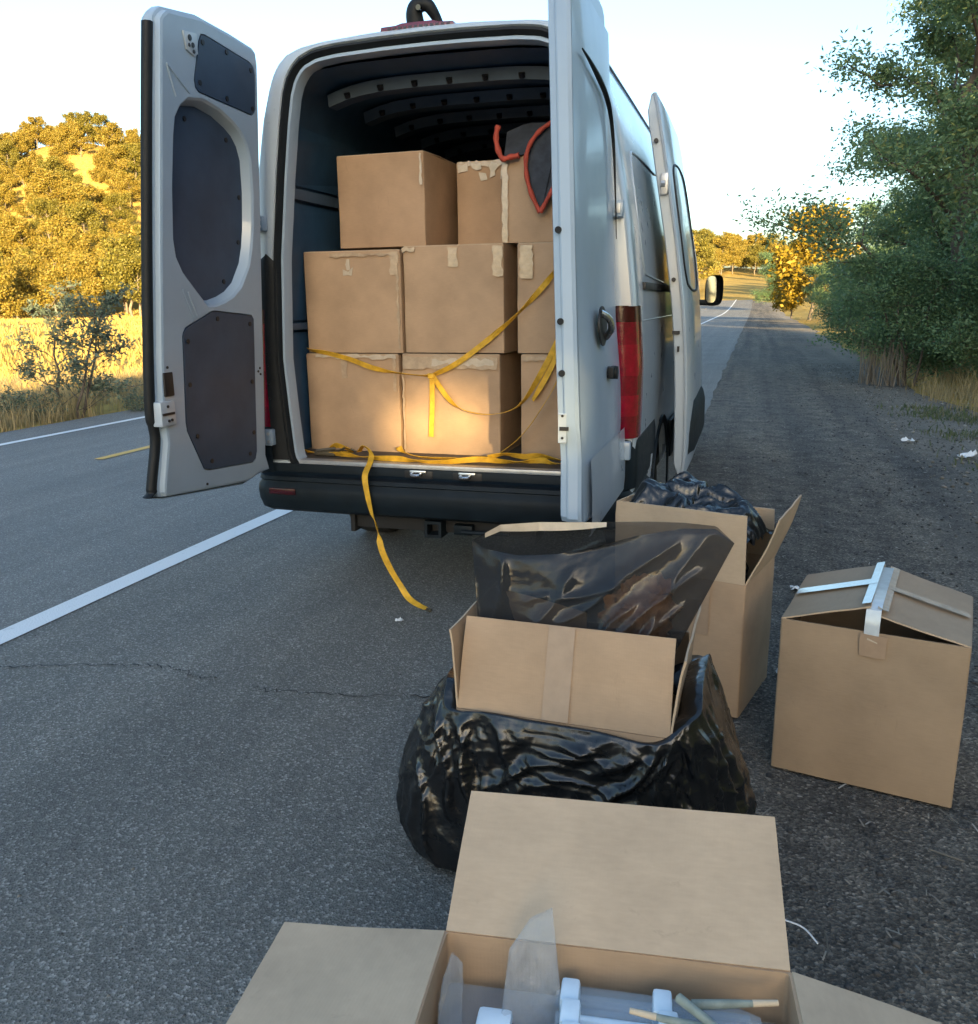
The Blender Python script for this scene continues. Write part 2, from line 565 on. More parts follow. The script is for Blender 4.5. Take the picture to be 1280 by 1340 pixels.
def strip(x0, x1, z, y0=-60, y1=284, wob0=0, wob1=0, nxs=1, step=None):
    ys = [y for y in np.arange(y0, 20, step or 0.5)] + [y for y in YL if 20 <= y <= y1]
    vs, fs = [], []
    for y in ys:
        a = x0(y) if callable(x0) else x0
        b = x1(y) if callable(x1) else x1
        for i in range(nxs + 1):
            t = i / nxs
            vs.append((a + (b - a) * t, y, float(road_z(y)) + (z(t, y) if callable(z) else z)))
    w = nxs + 1
    for j in range(len(ys) - 1):
        for i in range(nxs):
            fs.append((j * w + i, j * w + i + 1, (j + 1) * w + i + 1, (j + 1) * w + i))
    return vs, fs

def edge_r(y): return 0.92 + 0.05 * fbm(3.1, y, 1.3) + 0.03 * fbm(9.1, y, 5.0)
v, f = strip(-7.3, -1.79, 0.0)
road = tag(np_mesh('road', v, f, M['lane']), kind='structure')
v, f = strip(-1.79, edge_r, 0.0)
np_mesh('paved_shoulder', v, f, M['shoulder'], road)
def edge_g(y): return 4.3 + 0.35 * fbm(1.1, y, 0.5) + 0.5 * float(sstep(3, 9, y)) * 0
v, f = strip(lambda y: edge_r(y) - 0.15, edge_g, lambda t, y: -0.006 - 0.012 * t, nxs=4)
tag(np_mesh('gravel_shoulder', v, f, M['gravel'], smooth=True), kind='structure')
v, f = strip(lambda y: -1.85 + 0.006 * fbm(2, y, 6), lambda y: -1.705 + 0.006 * fbm(5, y, 6), 0.005)
np_mesh('white_edge_line', v, f, M['white_line'], road)
v, f = strip(-6.56, -6.45, 0.005)
np_mesh('white_edge_line', v, f, M['white_line'], road)
for k in range(-3, 18):
    y0 = 3.05 + k * 12.2
    if True:
        zz = [float(road_z(y0)), float(road_z(y0 + 3))]
        v = [(-4.79, y0, zz[0] + .006), (-4.68, y0, zz[0] + .006), (-4.79, y0 + 3, zz[1] + .006), (-4.68, y0 + 3, zz[1] + .006)]
        f = [(0, 1, 3, 2)]
    np_mesh('yellow_centre_dash', v, f, M['yellow_line'], road)
# cracks across the paved shoulder
def crack(pts, w, sd):
    rnd = random.Random(sd)
    P = smooth_path(pts, 14)
    q = [Vector((p.x + rnd.uniform(-.006, .006), p.y + rnd.uniform(-.018, .018), 0.004)) for p in P]
    vs, fs = [], []
    for i, p in enumerate(q):
        ww = w * rnd.uniform(0.3, 1.3) * (0.3 if i in (0, len(q) - 1) else 1)
        vs += [(p.x, p.y - ww, p.z), (p.x, p.y + ww, p.z)]
    for i in range(len(q) - 1):
        fs.append((2 * i, 2 * i + 2, 2 * i + 3, 2 * i + 1))
    np_mesh('road_crack', vs, fs, M['crack'], road)
crack([(-1.62, -1.35, 0), (-1.506, -1.312, 0), (-1.128, -1.191, 0), (-.864, -1.127, 0), (-.72, -1.14, 0), (-.601, -1.175, 0), (-.532, -1.163, 0)], 0.0038, 1)
crack([(-.36, -1.20, 0), (-.27, -1.21, 0), (-.012, -1.181, 0), (.33, -1.094, 0), (.55, -1.05, 0)], 0.0034, 2)

# unseen high bank added to the camera's right rear, casting the scene's shade
def bank_z(x, y):
    ridge = 10.3 - 1.0 * float(sstep(-12, -30, y)) - 0.0 * y
    h = ridge * float(sstep(11.0, 15.5, x)) * float(sstep(9.0, 2.0, y)) * float(sstep(-120, -90, y))
    h *= float(sstep(21.5, 18.0, x))
    h += 0.5 * fbm(x, y, 0.35) * float(sstep(11, 14, x)) * float(sstep(9, 2, y))
    # narrow cleft shaped into the bank to let a sun shaft reach the van
    tx, ty = math.sin(SUN_AZ), -math.cos(SUN_AZ)
    px, py = x + 0.06, y - 0.33
    s = px * tx + py * ty
    lat = px * ty * -1 + py * tx          # signed distance from the shaft's axis
    zray = 0.62 + s * math.tan(SUN_EL)
    k = float(sstep(0.66, 0.40, abs(lat)))
    return (h * (1 - k) + min(h, zray - 0.12) * k) + 0.2
bx_ = list(np.arange(10.5, 22, 0.2)) + [24, 30, 40]
by_ = list(np.arange(-124, -48, 2.0)) + list(np.arange(-48, 9.6, 0.22))
bv = [(x, y, bank_z(x, y) if x < 40 else -0.5) for y in by_ for x in bx_]
nb = len(bx_)
bf = [(j * nb + i, j * nb + i + 1, (j + 1) * nb + i + 1, (j + 1) * nb + i) for j in range(len(by_) - 1) for i in range(nb - 1)]
tag(np_mesh('shade_bank', bv, bf, M['ground'], smooth=True), kind='structure')

# ------------------------------------------------------------------ the van
van = thing('cargo_van', 'silver white high roof cargo van parked half on the shoulder, rear doors open', 'van', (0, 2.9, 0))
HALF = [(.955, .47), (.995, .60), (1.004, .90), (1.004, 1.2), (.985, 1.5), (.945, 1.85), (.893, 2.12), (.845, 2.36), (.79, 2.53), (.755, 2.595), (.70, 2.645), (.62, 2.674), (.5, 2.690), (.25, 2.705), (0, 2.71)]
def halfprof(n=40):
    return resample(HALF, n)
HP = halfprof(44)
def body_x(z):
    zs = [p[1] for p in HALF]; xs_ = [p[0] for p in HALF]
    return float(np.interp(z, zs, xs_))
AX_R, AX_F, WR = 1.22, 4.88, 0.345
def floor_z(y):
    b = 0.47
    for a in (AX_R, AX_F):
        d = abs(y - a)
        if d < 0.43:
            b = max(b, 0.36 + math.sqrt(0.43 ** 2 - d * d))
    return b
def top_z(y): return float(np.interp(y, [0, .06, 3.7, 4.1, 4.35, 4.6, 5.25, 5.45, 5.75, 5.88, 5.93], [2.70, 2.71, 2.71, 2.66, 2.56, 2.30, 1.46, 1.30, 1.12, .95, .70]))
def wid(y): return float(np.interp(y, [0, 4.6, 5.3, 5.7, 5.9, 5.93], [1, 1, .97, .92, .85, .80]))
def ring_at(y, inset=0.0):
    tz = top_z(y)
    hw = wid(y)
    out = []
    fz = floor_z(y)
    for x, z in HP:
        z2 = 0.47 + (z - 0.47) * (tz - 0.47) / (2.71 - 0.47)
        xx = (body_x(z2) * hw if tz < 2.3 and x > .8 else x * hw) - inset * (x / 1.0)
        z2 = max(z2, min(fz, tz))
        out.append((xx, y, z2 - (inset if x < .7 else 0)))
    return [(-a, b, c) for a, b, c in out] + [(a, b, c) for a, b, c in out[::-1][1:]]
stat = [0.07, .2, .5] + list(np.linspace(.78, 1.66, 23)) + [1.9, 2.4, 3.0, 3.5, 3.9, 4.1, 4.25, 4.35] + list(np.linspace(4.44, 5.32, 23)) + [5.45, 5.6, 5.75, 5.85, 5.9, 5.93]
mb = MB()
rows = [ring_at(0.012, .014), ring_at(0.03, .004)] + [ring_at(y) for y in stat]
mb.grid(rows)
mb.add(rows[-1], [tuple(range(len(rows[-1])))])
body = mb.build('body', M['paint'], van, 40)
# rear frame, ring by ring from the outer skin to the door opening
OPEN = [(.745, .690), (.764, .72), (.782, .95), (.798, 1.222), (.772, 1.71), (.723, 2.10), (.690, 2.32), (.664, 2.456), (.640, 2.52), (.60, 2.568), (.53, 2.594), (.432, 2.605), (.2, 2.613), (0, 2.615)]
NO = 44
def open_half(off):
    P = np.array(OPEN, float)
    # fine polyline, offset outward
    P = resample(P, 90)
    T = np.gradient(P, axis=0)
    T /= np.linalg.norm(T, axis=1)[:, None]
    N = np.stack([T[:, 1], -T[:, 0]], 1)
    Q = P + N * off
    Q[-1, 0] = 0
    Q[:, 0] = np.maximum(Q[:, 0], 0)
    return Q
def outer_half(off):
    P = np.array([(.985, .69)] + [p for p in HALF if p[1] > .7], float)
    P = resample(P, 90)
    T = np.gradient(P, axis=0)
    T /= np.linalg.norm(T, axis=1)[:, None]
    N = np.stack([T[:, 1], -T[:, 0]], 1)
    Q = P - N * off
    Q[-1, 0] = 0
    Q[:, 0] = np.maximum(Q[:, 0], 0)
    return Q
def full(Q, y): return [(-a, y, b) for a, b in Q] + [(a, y, b) for a, b in Q[::-1][1:]]
mb = MB()
mb.grid([full(outer_half(.013), .014), full(outer_half(.022), .004), full(outer_half(.03) * .55 + open_half(.055) * .45, -.002), full(open_half(.058), -.002), full(open_half(.050), .012)])
mb.build('rear_pillar_frame', M['paint'], van, 40)
mb = MB()
mb.grid([full(open_half(.052), .010), full(open_half(.046), -.008), full(open_half(.036), -.010), full(open_half(.028), .006), full(open_half(.020), .03)])
mb.build('door_seal', M['rubber'], van, 60)
mb = MB()
mb.grid([full(open_half(.021), .028), full(open_half(.016), .016), full(open_half(.002), .014), full(open_half(0), .02), full(open_half(-.002), .09), full(open_half(.02), .10)])
mb.build('opening_frame', M['paint_in'], van, 40)

# cargo hold
IN = [(.885, .70), (.895, 1.2), (.875, 1.7), (.82, 2.1), (.76, 2.38), (.70, 2.52), (.62, 2.575), (.4, 2.595), (0, 2.60)]
Q = resample(IN, 40)
mb = MB()
mb.grid([full(Q, .095), full(Q, 1.6), full(Q, 3.3)])
mb.build('cargo_lining', M['lining'], van, 40)
mb = MB().box((-.90, .03, .64), (.90, 3.3, .700), .004)
mb.build('cargo_floor', M['floor'], van)
mb = MB()
bk = [(-a, b) for a, b in Q] + [(a, b) for a, b in Q[::-1][1:]]
mb.prism([(a, 3.30, b) for a, b in bk], (0, .03, 0))
mb.build('bulkhead', M['lining'], van)
for i, y in enumerate((.42, .86, 1.30, 1.74, 2.2)):
    mb = MB()
    arc = [(x, y, 2.578 - .06 * (abs(x) / .66) ** 4) for x in np.linspace(-.66, .66, 15)]
    rows = []
    for x, yy, z in arc:
        rows.append([(x, yy - .06, z + .012), (x, yy - .045, z - .042), (x, yy + .045, z - .042), (x, yy + .06, z + .012)])
    mb.grid(rows)
    rib = mb.build('roof_bow', M['roofin'], van, 35)
    mb = MB()
    for x in np.linspace(-.55, .55, 7):
        mb.tube([(x, yy - .0455, 2.545 - .06 * (abs(x) / .66) ** 4), (x, yy - .0595, 2.560 - .06 * (abs(x) / .66) ** 4)], .016, 10)
    tag(mb.build('bow_hole', M['darkhole'], rib, 0), kind='stuff')
for sx in (-1, 1):
    for z0, z1 in ((2.02, 2.075), (1.36, 1.395)):
        mb = MB()
        xw = float(np.interp(z0, [p[1] for p in IN], [p[0] for p in IN]))
        mb.box((sx * (xw - .03) if sx > 0 else -xw - .0, .14, z0), (xw if sx > 0 else -(xw - .03), 3.2, z1), .006)
        mb.build('wall_rail', M['roofin'], van)
    # board seams and wall panels
    for y0, y1 in ((.14, .95), (.99, 1.9), (1.94, 3.2)):
        for za, zb in ((.73, 1.345), (1.41, 2.005), (2.09, 2.36)):
            xa = float(np.interp(za, [p[1] for p in IN], [p[0] for p in IN])) - .004
            xb = float(np.interp(zb, [p[1] for p in IN], [p[0] for p in IN])) - .004
            mb = MB()
            c = .07
            loop = [(xa, y0 + c, za), (xa, y1 - c, za), (xa, y1, za + c), (xb, y1, zb - c), (xb, y1 - c, zb), (xb, y0 + c, zb), (xb, y0, zb - c), (xa, y0, za + c)]
            mb.prism([(sx * a, b, d) for a, b, d in loop], (-sx * .010, 0, 0))
            mb.build('lining_board', M['lining'], van, 20)
# sill plate, step and latches
MB().box((-.745, -.012, .682), (.745, .05, .7035), .003).build('sill_plate', M['steel'], van)
mb = MB()
prof = [(.03, .684), (-.014, .680), (-.020, .660), (-.020, .640), (-.045, .628), (-.050, .612)]
mb.grid([[(x, a - .0 * abs(x), b) for a, b in prof] for x in np.linspace(-.93, .93, 25)])
mb.build('rear_step_panel', M['blackpl'], van, 40)
for cx_ in (-.071, .187):
    mb = MB()
    mb.box((cx_ - .075, -.0235, .636), (cx_ + .075, -.0165, .676), .003)
    pocket = mb.build('latch_pocket', M['darkhole'], van)
    mb = MB()
    mb.box((cx_ - .043, -.036, .6655), (cx_ + .043, -.024, .679), .004)
    mb.tube(smooth_path([(cx_ - .030, -.026, .664), (cx_ - .030, -.050, .658), (cx_ + .012, -.050, .658), (cx_ + .012, -.026, .664)], 5), .0065, 8)
    mb.build('latch_striker', M['chrome'], pocket)
# bumper: profile swept round the corners
path = [(-1.0, .80), (-1.008, .5), (-1.008, .2), (-1.0, .05), (-.975, -.03), (-.93, -.075), (-.85, -.09), (-.5, -.098), (0, -.10), (.5, -.098), (.85, -.09), (.93, -.075), (.975, -.03), (1.0, .05), (1.008, .2), (1.008, .5), (1.0, .80)]
def sweep_xy(path, prof, nseg=5):
    P = smooth_path([(a, b, 0) for a, b in path], nseg)
    rows = []
    for i, p in enumerate(P):
        t = (P[min(i + 1, len(P) - 1)] - P[max(i - 1, 0)]).normalized()
        nrm = Vector((t.y, -t.x, 0))          # outward (to the rear when moving +x)
        rows.append([tuple(p + nrm * o + Vector((0, 0, z))) for o, z in prof])
    return rows
mb = MB()
mb.grid(sweep_xy(path, [(-.12, .44), (-.05, .435), (-.012, .455), (.004, .50), (.008, .545), (.003, .575), (-.010, .592), (-.012, .600), (-.004, .606), (-.010, .625), (-.07, .632), (-.16, .632)]))
bumper = mb.build('rear_bumper', M['blackpl'], van, 40)
for sx in (-1, 1):
    pth = [(sx * x, y) for x, y in ((.885, -.030), (.93, -.034), (.972, -.012), (.996, .035), (1.008, .10), (1.010, .4), (1.008, .79))]
    if sx > 0: pass
    mb = MB()
    rows = sweep_xy(pth if sx > 0 else pth, [(-.03 * 1, .62), (.0, .63), (.004, .70), (.003, .82), (-.004, .862), (-.03, .868)] if sx > 0 else [(.03, .62), (.0, .63), (-.004, .70), (-.003, .82), (.004, .862), (.03, .868)], 5)
    mb.grid(rows)
    mb.build('bumper_corner', M['blackpl'], van, 40)
    mb = MB()
    mb.box((sx * .80 - .075, -.1095, .535), (sx * .80 + .075, -.094, .567), .004)
    mb.build('bumper_reflector', M['darkred'] if sx < 0 else M['red'], van)
    # front side rub strip and sill
    mb = MB()
    y0, y1 = 1.68, 4.42
    mb.box((sx * 1.0 if sx > 0 else -1.022, y0, .50), (1.022 if sx > 0 else -1.0, y1, .74), .008)
    mb.build('side_rub_strip', M['blackpl'], van)
# tail lamps
for sx in (-1, 1):
    sec = [(.872, .004), (.880, -.012), (.93, -.016), (.968, -.010), (.994, .010), (1.008, .05), (1.012, .10), (1.010, .135), (1.0, .14)]
    t = None
    zz = [.872, .975, 1.07, 1.16, 1.30, 1.40, 1.470]
    for k, (za, zb) in enumerate(zip(zz[:-1], zz[1:])):
        mb = MB()
        rows = []
        lev = [za, za + .002] + list(np.linspace(za + .012, zb - .012, 4)) + [zb - .002, zb]
        for i, z in enumerate(lev):
            ins = 0
            dx = body_x(max(z, 1.0)) - 1.004
            cut = 0.05 * float(sstep(1.36, 1.47, z)) if k >= 4 else 0
            yy = .03 * math.sin((z - .87) / .6 * math.pi)
            row = []
            for j, (a, b) in enumerate(sec):
                row.append((sx * (a + dx - ins * .6), b + ins + (yy if j >= 6 else 0), z))
            rows.append(row)
        mb.grid(rows)
        mt_ = [M['red'], M['brightred'], M['red'], M['brightred'], M['red'], M['darkred']][k]
        if t is None:
            base_mb = MB()
            base_mb.grid([[(sx * (a + body_x(max(z, 1.0)) - 1.004 - .006), b + .006 + (.03 * math.sin((z - .87) / .6 * math.pi) if j >= 6 else 0), z) for j, (a, b) in enumerate(sec)] for z in np.linspace(.870, 1.472, 12)])
            t = base_mb.build('tail_lamp', M['darkred'], van, 40)
        mb.build('lamp_lens', mt_, t, 40)
    mb = MB()
    for z in (1.02, 1.10, 1.19, 1.25):
        mb.tube([(sx * .889, -.020, z), (sx * .889, -.012, z)], .008, 8)
    tag(mb.build('lamp_screw', M['darkhole'], t), kind='stuff')
# black trim on the pillar beside the opening
for sx in (-1,):
    mb = MB()
    rows = []
    for z in np.linspace(.70, 1.74, 24):
        xi = float(np.interp(z, [p[1] for p in OPEN[:8]], [p[0] for p in OPEN[:8]])) + .030
        xo = body_x(max(z, 1.0)) - .040
        k_ = min(1, math.sqrt(max(0, (1.74 - z) / .05)))
        xm = (xi + xo) / 2; hw_ = (xo - xi) / 2 * k_
        rows.append([(sx * (xm + hw_ * a), -.004 - .010 * math.cos(a * math.pi / 2), z) for a in np.linspace(-1, 1, 7)])
    mb.grid(rows)
    mb.build('pillar_trim', M['rubber'], van, 60)
# hinges
for sx in (-1, 1):
    for z0, z1, x0, x1 in ((.778, .862, .872, .985), (1.848, 1.918, .838, .925)):
        mb = MB()
        dy = -.052
        lo, hi = (x0, dy, z0), (x1, -.006, z1)
        if sx < 0: lo, hi = (-x1, dy, z0), (-x0, -.006, z1)
        mb.box(lo, hi, .007)
        hg = mb.build('door_hinge', M['paint_in'], van, 40)
        mb = MB()
        mid = sx * (x0 + x1) / 2
        mb.tube([(mid - sx * .012, dy - .008, z0 + .008), (mid - sx * .012, dy - .008, z1 - .008)], .010, 10)
        mb.box((mid + .010 if sx > 0 else mid - .034, dy - .006, z0 + .014), (mid + .034 if sx > 0 else mid - .010, dy + .002, z1 - .014), .003)
        for q in (.26, .74):
            mb.tube([(sx * (x0 + .018), dy - .005, z0 + (z1 - z0) * q), (sx * (x0 + .018), dy + .001, z0 + (z1 - z0) * q)], .009, 8)
        mb.build('hinge_pin', M['steel'], hg, 40)
        MB().box((mid - .045, dy - .0015, z0 + .004), (mid - .030, dy - .0003, z1 - .004)).build('hinge_gap', M['darkhole'], hg)

# third brake lamp and roof camera
mb = MB()
P = []
for x, hgt in ((-.205, .000), (-.20, .018), (-.13, .020), (-.10, .030), (.05, .030), (.075, .022), (.145, .018), (.15, .0)):
    P.append((x, hgt))
mb.prism([(x, .012, 2.688 + h + (.003 if x < -.1 else 0)) for x, h in P], (0, .10, .004))
bl = mb.build('brake_lamp', M['magenta'], van, 30, bevel=.003)
mb = MB()
for x in np.linspace(-.17, .115, 12):
    mb.box((x, .0085, 2.694), (x + .016, .0125, 2.704))
tag(mb.build('lamp_segment', M['darkred'], bl, 0), kind='stuff')
mb = MB()
arch = smooth_path([(-.052, .07, 2.720), (-.055, .062, 2.760), (-.045, .058, 2.788), (-.018, .058, 2.800), (.012, .06, 2.792), (.032, .07, 2.766), (.046, .085, 2.738), (.055, .09, 2.720)], 5)
rows = []
for i, p in enumerate(arch):
    u = i / (len(arch) - 1)
    wx = .078 * (1 - .58 * u)
    q = arch[min(i + 1, len(arch) - 1)] - arch[max(i - 1, 0)]
    q.normalize()
    n_ = Vector((-q.z, 0, q.x)).normalized()
    rows.append([tuple(p + n_ * (wx * .55 * math.cos(a)) + Vector((0, 1, 0)) * (.040 * (1 - .4 * u) * math.sin(a))) for a in np.linspace(0, 2 * math.pi, 13)])
mb.grid(rows)
rc = mb.build('roof_camera', M['rubber'], van, 50)
MB().tube([(-.018, .012, 2.775), (-.018, .03, 2.777)], .012, 12).build('camera_lens', M['glass'], rc)
# tow bar
mb = MB()
mb.box((-.47, .05, .345), (.52, .12, .420), .006)
mb.box((-.48, .02, .325), (-.455, .20, .44), .003)
mb.box((.50, .02, .325), (.525, .20, .44), .003)
hitch = mb.build('tow_bar', M['under'], van)
mb = MB()
mb.box((-.045, -.03, .335), (.045, .08, .35)); mb.box((-.045, -.03, .405), (.045, .08, .42))
mb.box((-.045, -.03, .35), (-.030, .08, .405)); mb.box((.030, -.03, .35), (.045, .08, .405))
mb.build('hitch_receiver', M['blackpl'], hitch)
mb = MB()
mb.box((.10, .0, .35), (.20, .05, .40), .006)
mb.tube([(.15, -.02, .372), (.40, -.02, .375)], .011)
mb.build('trailer_socket', M['blackpl'], hitch)
# underbody and wheels
mb = MB()
mb.box((-.90, .25, .42), (.90, .74, .62)); mb.box((-.62, .74, .42), (.62, 5.5, .62)); mb.box((-.93, 1.72, .42), (.93, 4.4, .60))
mb.box((-.30, 1.1, .25), (.30, 1.35, .45), .05)
mb.tube([(-.75, AX_R, WR), (.75, AX_R, WR)], .05)
mb.build('underbody', M['under'], van)
for sx in (-1, 1):
    mb = MB()
    mb.box((min(sx * .62, sx * .66), .76, .36), (max(sx * .62, sx * .66), 1.70, .80))
    mb.box((min(sx * .62, sx * .99), .76, .78), (max(sx * .62, sx * .99), 1.70, .80))
    mb.build('wheel_well', M['under'], van)
    for ay in (AX_R, AX_F):
        mb = MB()
        N = 40
        prf = [(.70, .20), (.70, .30), (.72, .335), (.76, WR), (.90, WR), (.94, .335), (.955, .30), (.955, .215), (.93, .205)]
        rows = [[(sx * a, ay + r_ * math.cos(q), WR + r_ * math.sin(q)) for a, r_ in prf] for q in np.linspace(0, 2 * math.pi, N + 1)]
        mb.grid(rows)
        wh = mb.build('wheel', M['tyre'], van, 40)
        mb = MB()
        prf = [(.93, .207), (.945, .20), (.93, .18), (.89, .16), (.885, .09), (.925, .07), (.93, .0)]
        rows = [[(sx * a, ay + r_ * math.cos(q), WR + r_ * math.sin(q)) for a, r_ in prf] for q in np.linspace(0, 2 * math.pi, N + 1)]
        mb.grid(rows)
        mb.build('rim', M['rim'], wh, 40)
    # arch trim
    mb = MB()
    rows = []
    for q in np.linspace(-.05, math.pi + .05, 26):
        rows.append([(sx * (1.0 + o), AX_R + rr * math.cos(q), .36 + rr * math.sin(q)) for o, rr in ((0, .425), (.010, .425), (.012, .47), (.0, .475))])
    mb.grid(rows)
    mb.build('arch_trim', M['blackpl'], van, 40)
mb = MB()
mb.prism([(.80, .16, .69), (1.015, .62, .70), (1.0, .60, .50), (.79, .16, .60)], (.006, -.01, 0))
mb.build('mud_flap', M['frame'], van)

# rear doors: hinged at x = +-.87, swung a quarter turn out
def rear_door(s):
    def X(z, off=0.0):              # inner face of the opened leaf; off > 0 goes outward
        return s * (.870 - .050 * (z - .7) + off)
    outl = [(-.10, .66), (-.205, .648), (-.319, .627), (-.955, .690), (-.975, .72), (-.972, .76), (-.935, .93), (-.94, 1.0), (-.955, 1.06), (-.945, 1.3), (-.915, 1.704), (-.87, 2.2), (-.835, 2.58), (-.815, 2.64), (-.78, 2.665), (-.674, 2.68), (-.557, 2.697), (-.30, 2.690), (-.16, 2.680), (-.125, 2.66), (-.108, 2.605), (-.12, 1.7), (-.13, .75)]
    outl = [(y, z if z < 2.6 else z - .035) for y, z in outl]
    p1 = [(-.532, 2.585), (-.20, 2.560), (-.165, 2.548), (-.155, 2.52), (-.16, 2.374), (-.172, 2.356), (-.194, 2.345), (-.590, 2.360), (-.612, 2.372), (-.618, 2.399), (-.575, 2.555), (-.56, 2.58)]
    p2 = [(-.704, 2.265), (-.66, 2.295), (-.566, 2.310), (-.45, 2.295), (-.354, 2.264), (-.30, 2.238), (-.259, 2.20), (-.232, 2.143), (-.222, 2.0), (-.231, 1.84), (-.245, 1.76), (-.270, 1.685), (-.337, 1.595), (-.40, 1.555), (-.465, 1.532), (-.540, 1.516), (-.585, 1.516), (-.737, 1.644), (-.775, 1.70), (-.785, 1.76), (-.775, 1.951), (-.750, 2.158), (-.735, 2.225)]
    p3 = [(-.774, 1.385), (-.760, 1.40), (-.575, 1.462), (-.545, 1.466), (-.245, 1.443), (-.229, 1.425), (-.236, .783), (-.250, .748), (-.278, .735), (-.640, .765), (-.676, .777), (-.69, .80), (-.783, .96), (-.79, 1.0), (-.782, 1.367)]
    def grow(poly, f):
        cy = sum(p[0] for p in poly) / len(poly); cz = sum(p[1] for p in poly) / len(poly)
        out = []
        n = len(poly)
        for i in range(n):
            a, b, c = Vector(poly[i - 1]), Vector(poly[i]), Vector(poly[(i + 1) % n])
            t1 = (b - a).normalized(); t2 = (c - b).normalized()
            n1 = Vector((t1.y, -t1.x)); n2 = Vector((t2.y, -t2.x))
            nn = (n1 + n2)
            nn = nn.normalized() if nn.length > 1e-4 else n1
            if nn.dot(b - Vector((cy, cz))) < 0: nn = -nn
            out.append((b.x + nn.x * f, b.y + nn.y * f))
        return out
    holes = [grow(p1, .006), grow(p2, .030), grow(p3, .006)]
    inner = grow(outl, -.028)
    mb = MB()
    # outer skin + edge
    def ring(poly, off, dz=0): return [(X(z, off), y, z) for y, z in poly]
    n = len(outl)
    # edge band: from inner lip round to the outer skin
    rings = [ring(inner, -.014), ring(grow(outl, -.018), -.010), ring(grow(outl, -.014), .012), ring(grow(outl, -.002), .016), ring(outl, .022), ring(outl, .055), ring(grow(outl, -.008), .068)]
    for a, b in zip(rings[:-1], rings[1:]):
        vs = a + b
        mb.add(vs, [(i, (i + 1) % n, n + (i + 1) % n, n + i) for i in range(n)])
    # inner pan with three openings
    loops = [[Vector((y, z, 0)) for y, z in inner]] + [[Vector((y, z, 0)) for y, z in h] for h in holes]
    tris = tessellate_polygon(loops)
    flat = [(p.x, p.y) for l in loops for p in l]
    mb.add([(X(z, -.014), y, z) for y, z in flat], tris)
    # outer skin, bulging a little with the body side
    sk = grow(outl, -.008)
    lp = [Vector((y, z, 0)) for y, z in sk]
    mb.add([(X(z, .068), y, z) for y, z in sk], tessellate_polygon([lp]))
    # pressed waist bulge of the outer skin
    bul = []
    for z in np.linspace(.70, 2.58, 22):
        yl = float(np.interp(z, [.69, 1.0, 1.7, 2.6], [-.95, -.925, -.90, -.82]))
        row = []
        for u in np.linspace(0, 1, 9):
            y = yl + (-.03 - yl) * u
            o = .069 + (.020 * math.sin(math.pi * np.clip((z - .72) / .75, 0, 1)) + .010) * min(1, 8 * min(u, 1 - u) + .0) * min(1, 10 * (2.58 - z))
            row.append((X(z, o), y, z))
        bul.append(row)
    mb.grid(bul)
    d = mb.build('rear_door', M['paint_in'], van, 35)
    d['label'] = 'left rear door, inner side with trim boards' if s < 0 else 'right rear door seen edge on'
    # hole walls (the deep one is a sloped recess)
    for poly, h, dep, nm in ((p1, holes[0], .004, 'a'), (p2, holes[1], .030, 'b'), (p3, holes[2], .004, 'c')):
        mb = MB()
        k = len(poly)
        a = ring(h, -.014); b = ring(poly, dep + .002)
        mid = ring(grow(poly, .020 if nm == 'b' else .004), -.006)
        mb.add(a + mid, [(i, (i + 1) % k, k + (i + 1) % k, k + i) for i in range(k)])
        mb.add(mid + b, [(i, (i + 1) % k, k + (i + 1) % k, k + i) for i in range(k)])
        mb.build('panel_recess', M['paint_in'], d, 50)
        mb = MB()
        off = dep if nm == 'b' else -.016
        pp = ring(poly, off)
        lp = [Vector((y, z, 0)) for y, z in poly]
        mb.add(pp, tessellate_polygon([lp]))
        q = ring(poly, off + .006)
        mb.add(pp + q, [(i, (i + 1) % k, k + (i + 1) % k, k + i) for i in range(k)])
        pn = mb.build('trim_board', M['panel'], d, 0)
        mb = MB()
        pts = {'a': [(-.555, 2.555), (-.19, 2.53), (-.585, 2.395), (-.185, 2.37), (-.38, 2.56), (-.39, 2.372)], 'b': [(-.64, 2.25), (-.34, 2.215), (-.25, 1.98), (-.27, 1.78), (-.40, 1.60)],
               'c': [(-.755, 1.345), (-.53, 1.435), (-.265, 1.405), (-.262, 1.13), (-.755, 1.16), (-.72, .93), (-.62, .80), (-.30, .78), (-.26, .88)]}[nm]
        for y, z in pts:
            mb.tube([(X(z, off + .002), y, z), (X(z, off - .004), y, z)], .011, 8)
        tag(mb.build('trim_clip', M['darkhole'], d, 40), kind='stuff')
    # rubber along the free edge
    fe = [(-.30, .636), (-.955, .700), (-.985, .73), (-.982, .77), (-.945, .93), (-.950, 1.0), (-.965, 1.06), (-.955, 1.3), (-.925, 1.704), (-.88, 2.2), (-.842, 2.56)]
    mb = MB()
    rows = []
    for p in smooth_path([(X(z, .02), y - .004, z) for y, z in fe], 5):
        rows.append([(p.x + s * a, p.y + b, p.z) for a, b in ((-.006, .016), (-.010, -.004), (.004, -.018), (.024, -.016), (.034, .004), (.012, .018), (-.006, .016))])
    mb.grid(rows)
    if s < 0:
        mb.build('edge_rubber', M['rubber'], d, 60)
    # latch gear on the free edge
    mb = MB()
    if s < 0:
        mb.box((X(1.17, -.020) if s > 0 else X(1.17, .02), -.928, 1.125), (X(1.17, .02) if s > 0 else X(1.17, -.020), -.868, 1.225), .005)
        mb.build('latch_slot', M['darkhole'], d)
    mb = MB()
    zc = 1.055 if s < 0 else 1.05
    lo = min(X(zc, -.026), X(zc, .03)); hi = max(X(zc, -.026), X(zc, .03))
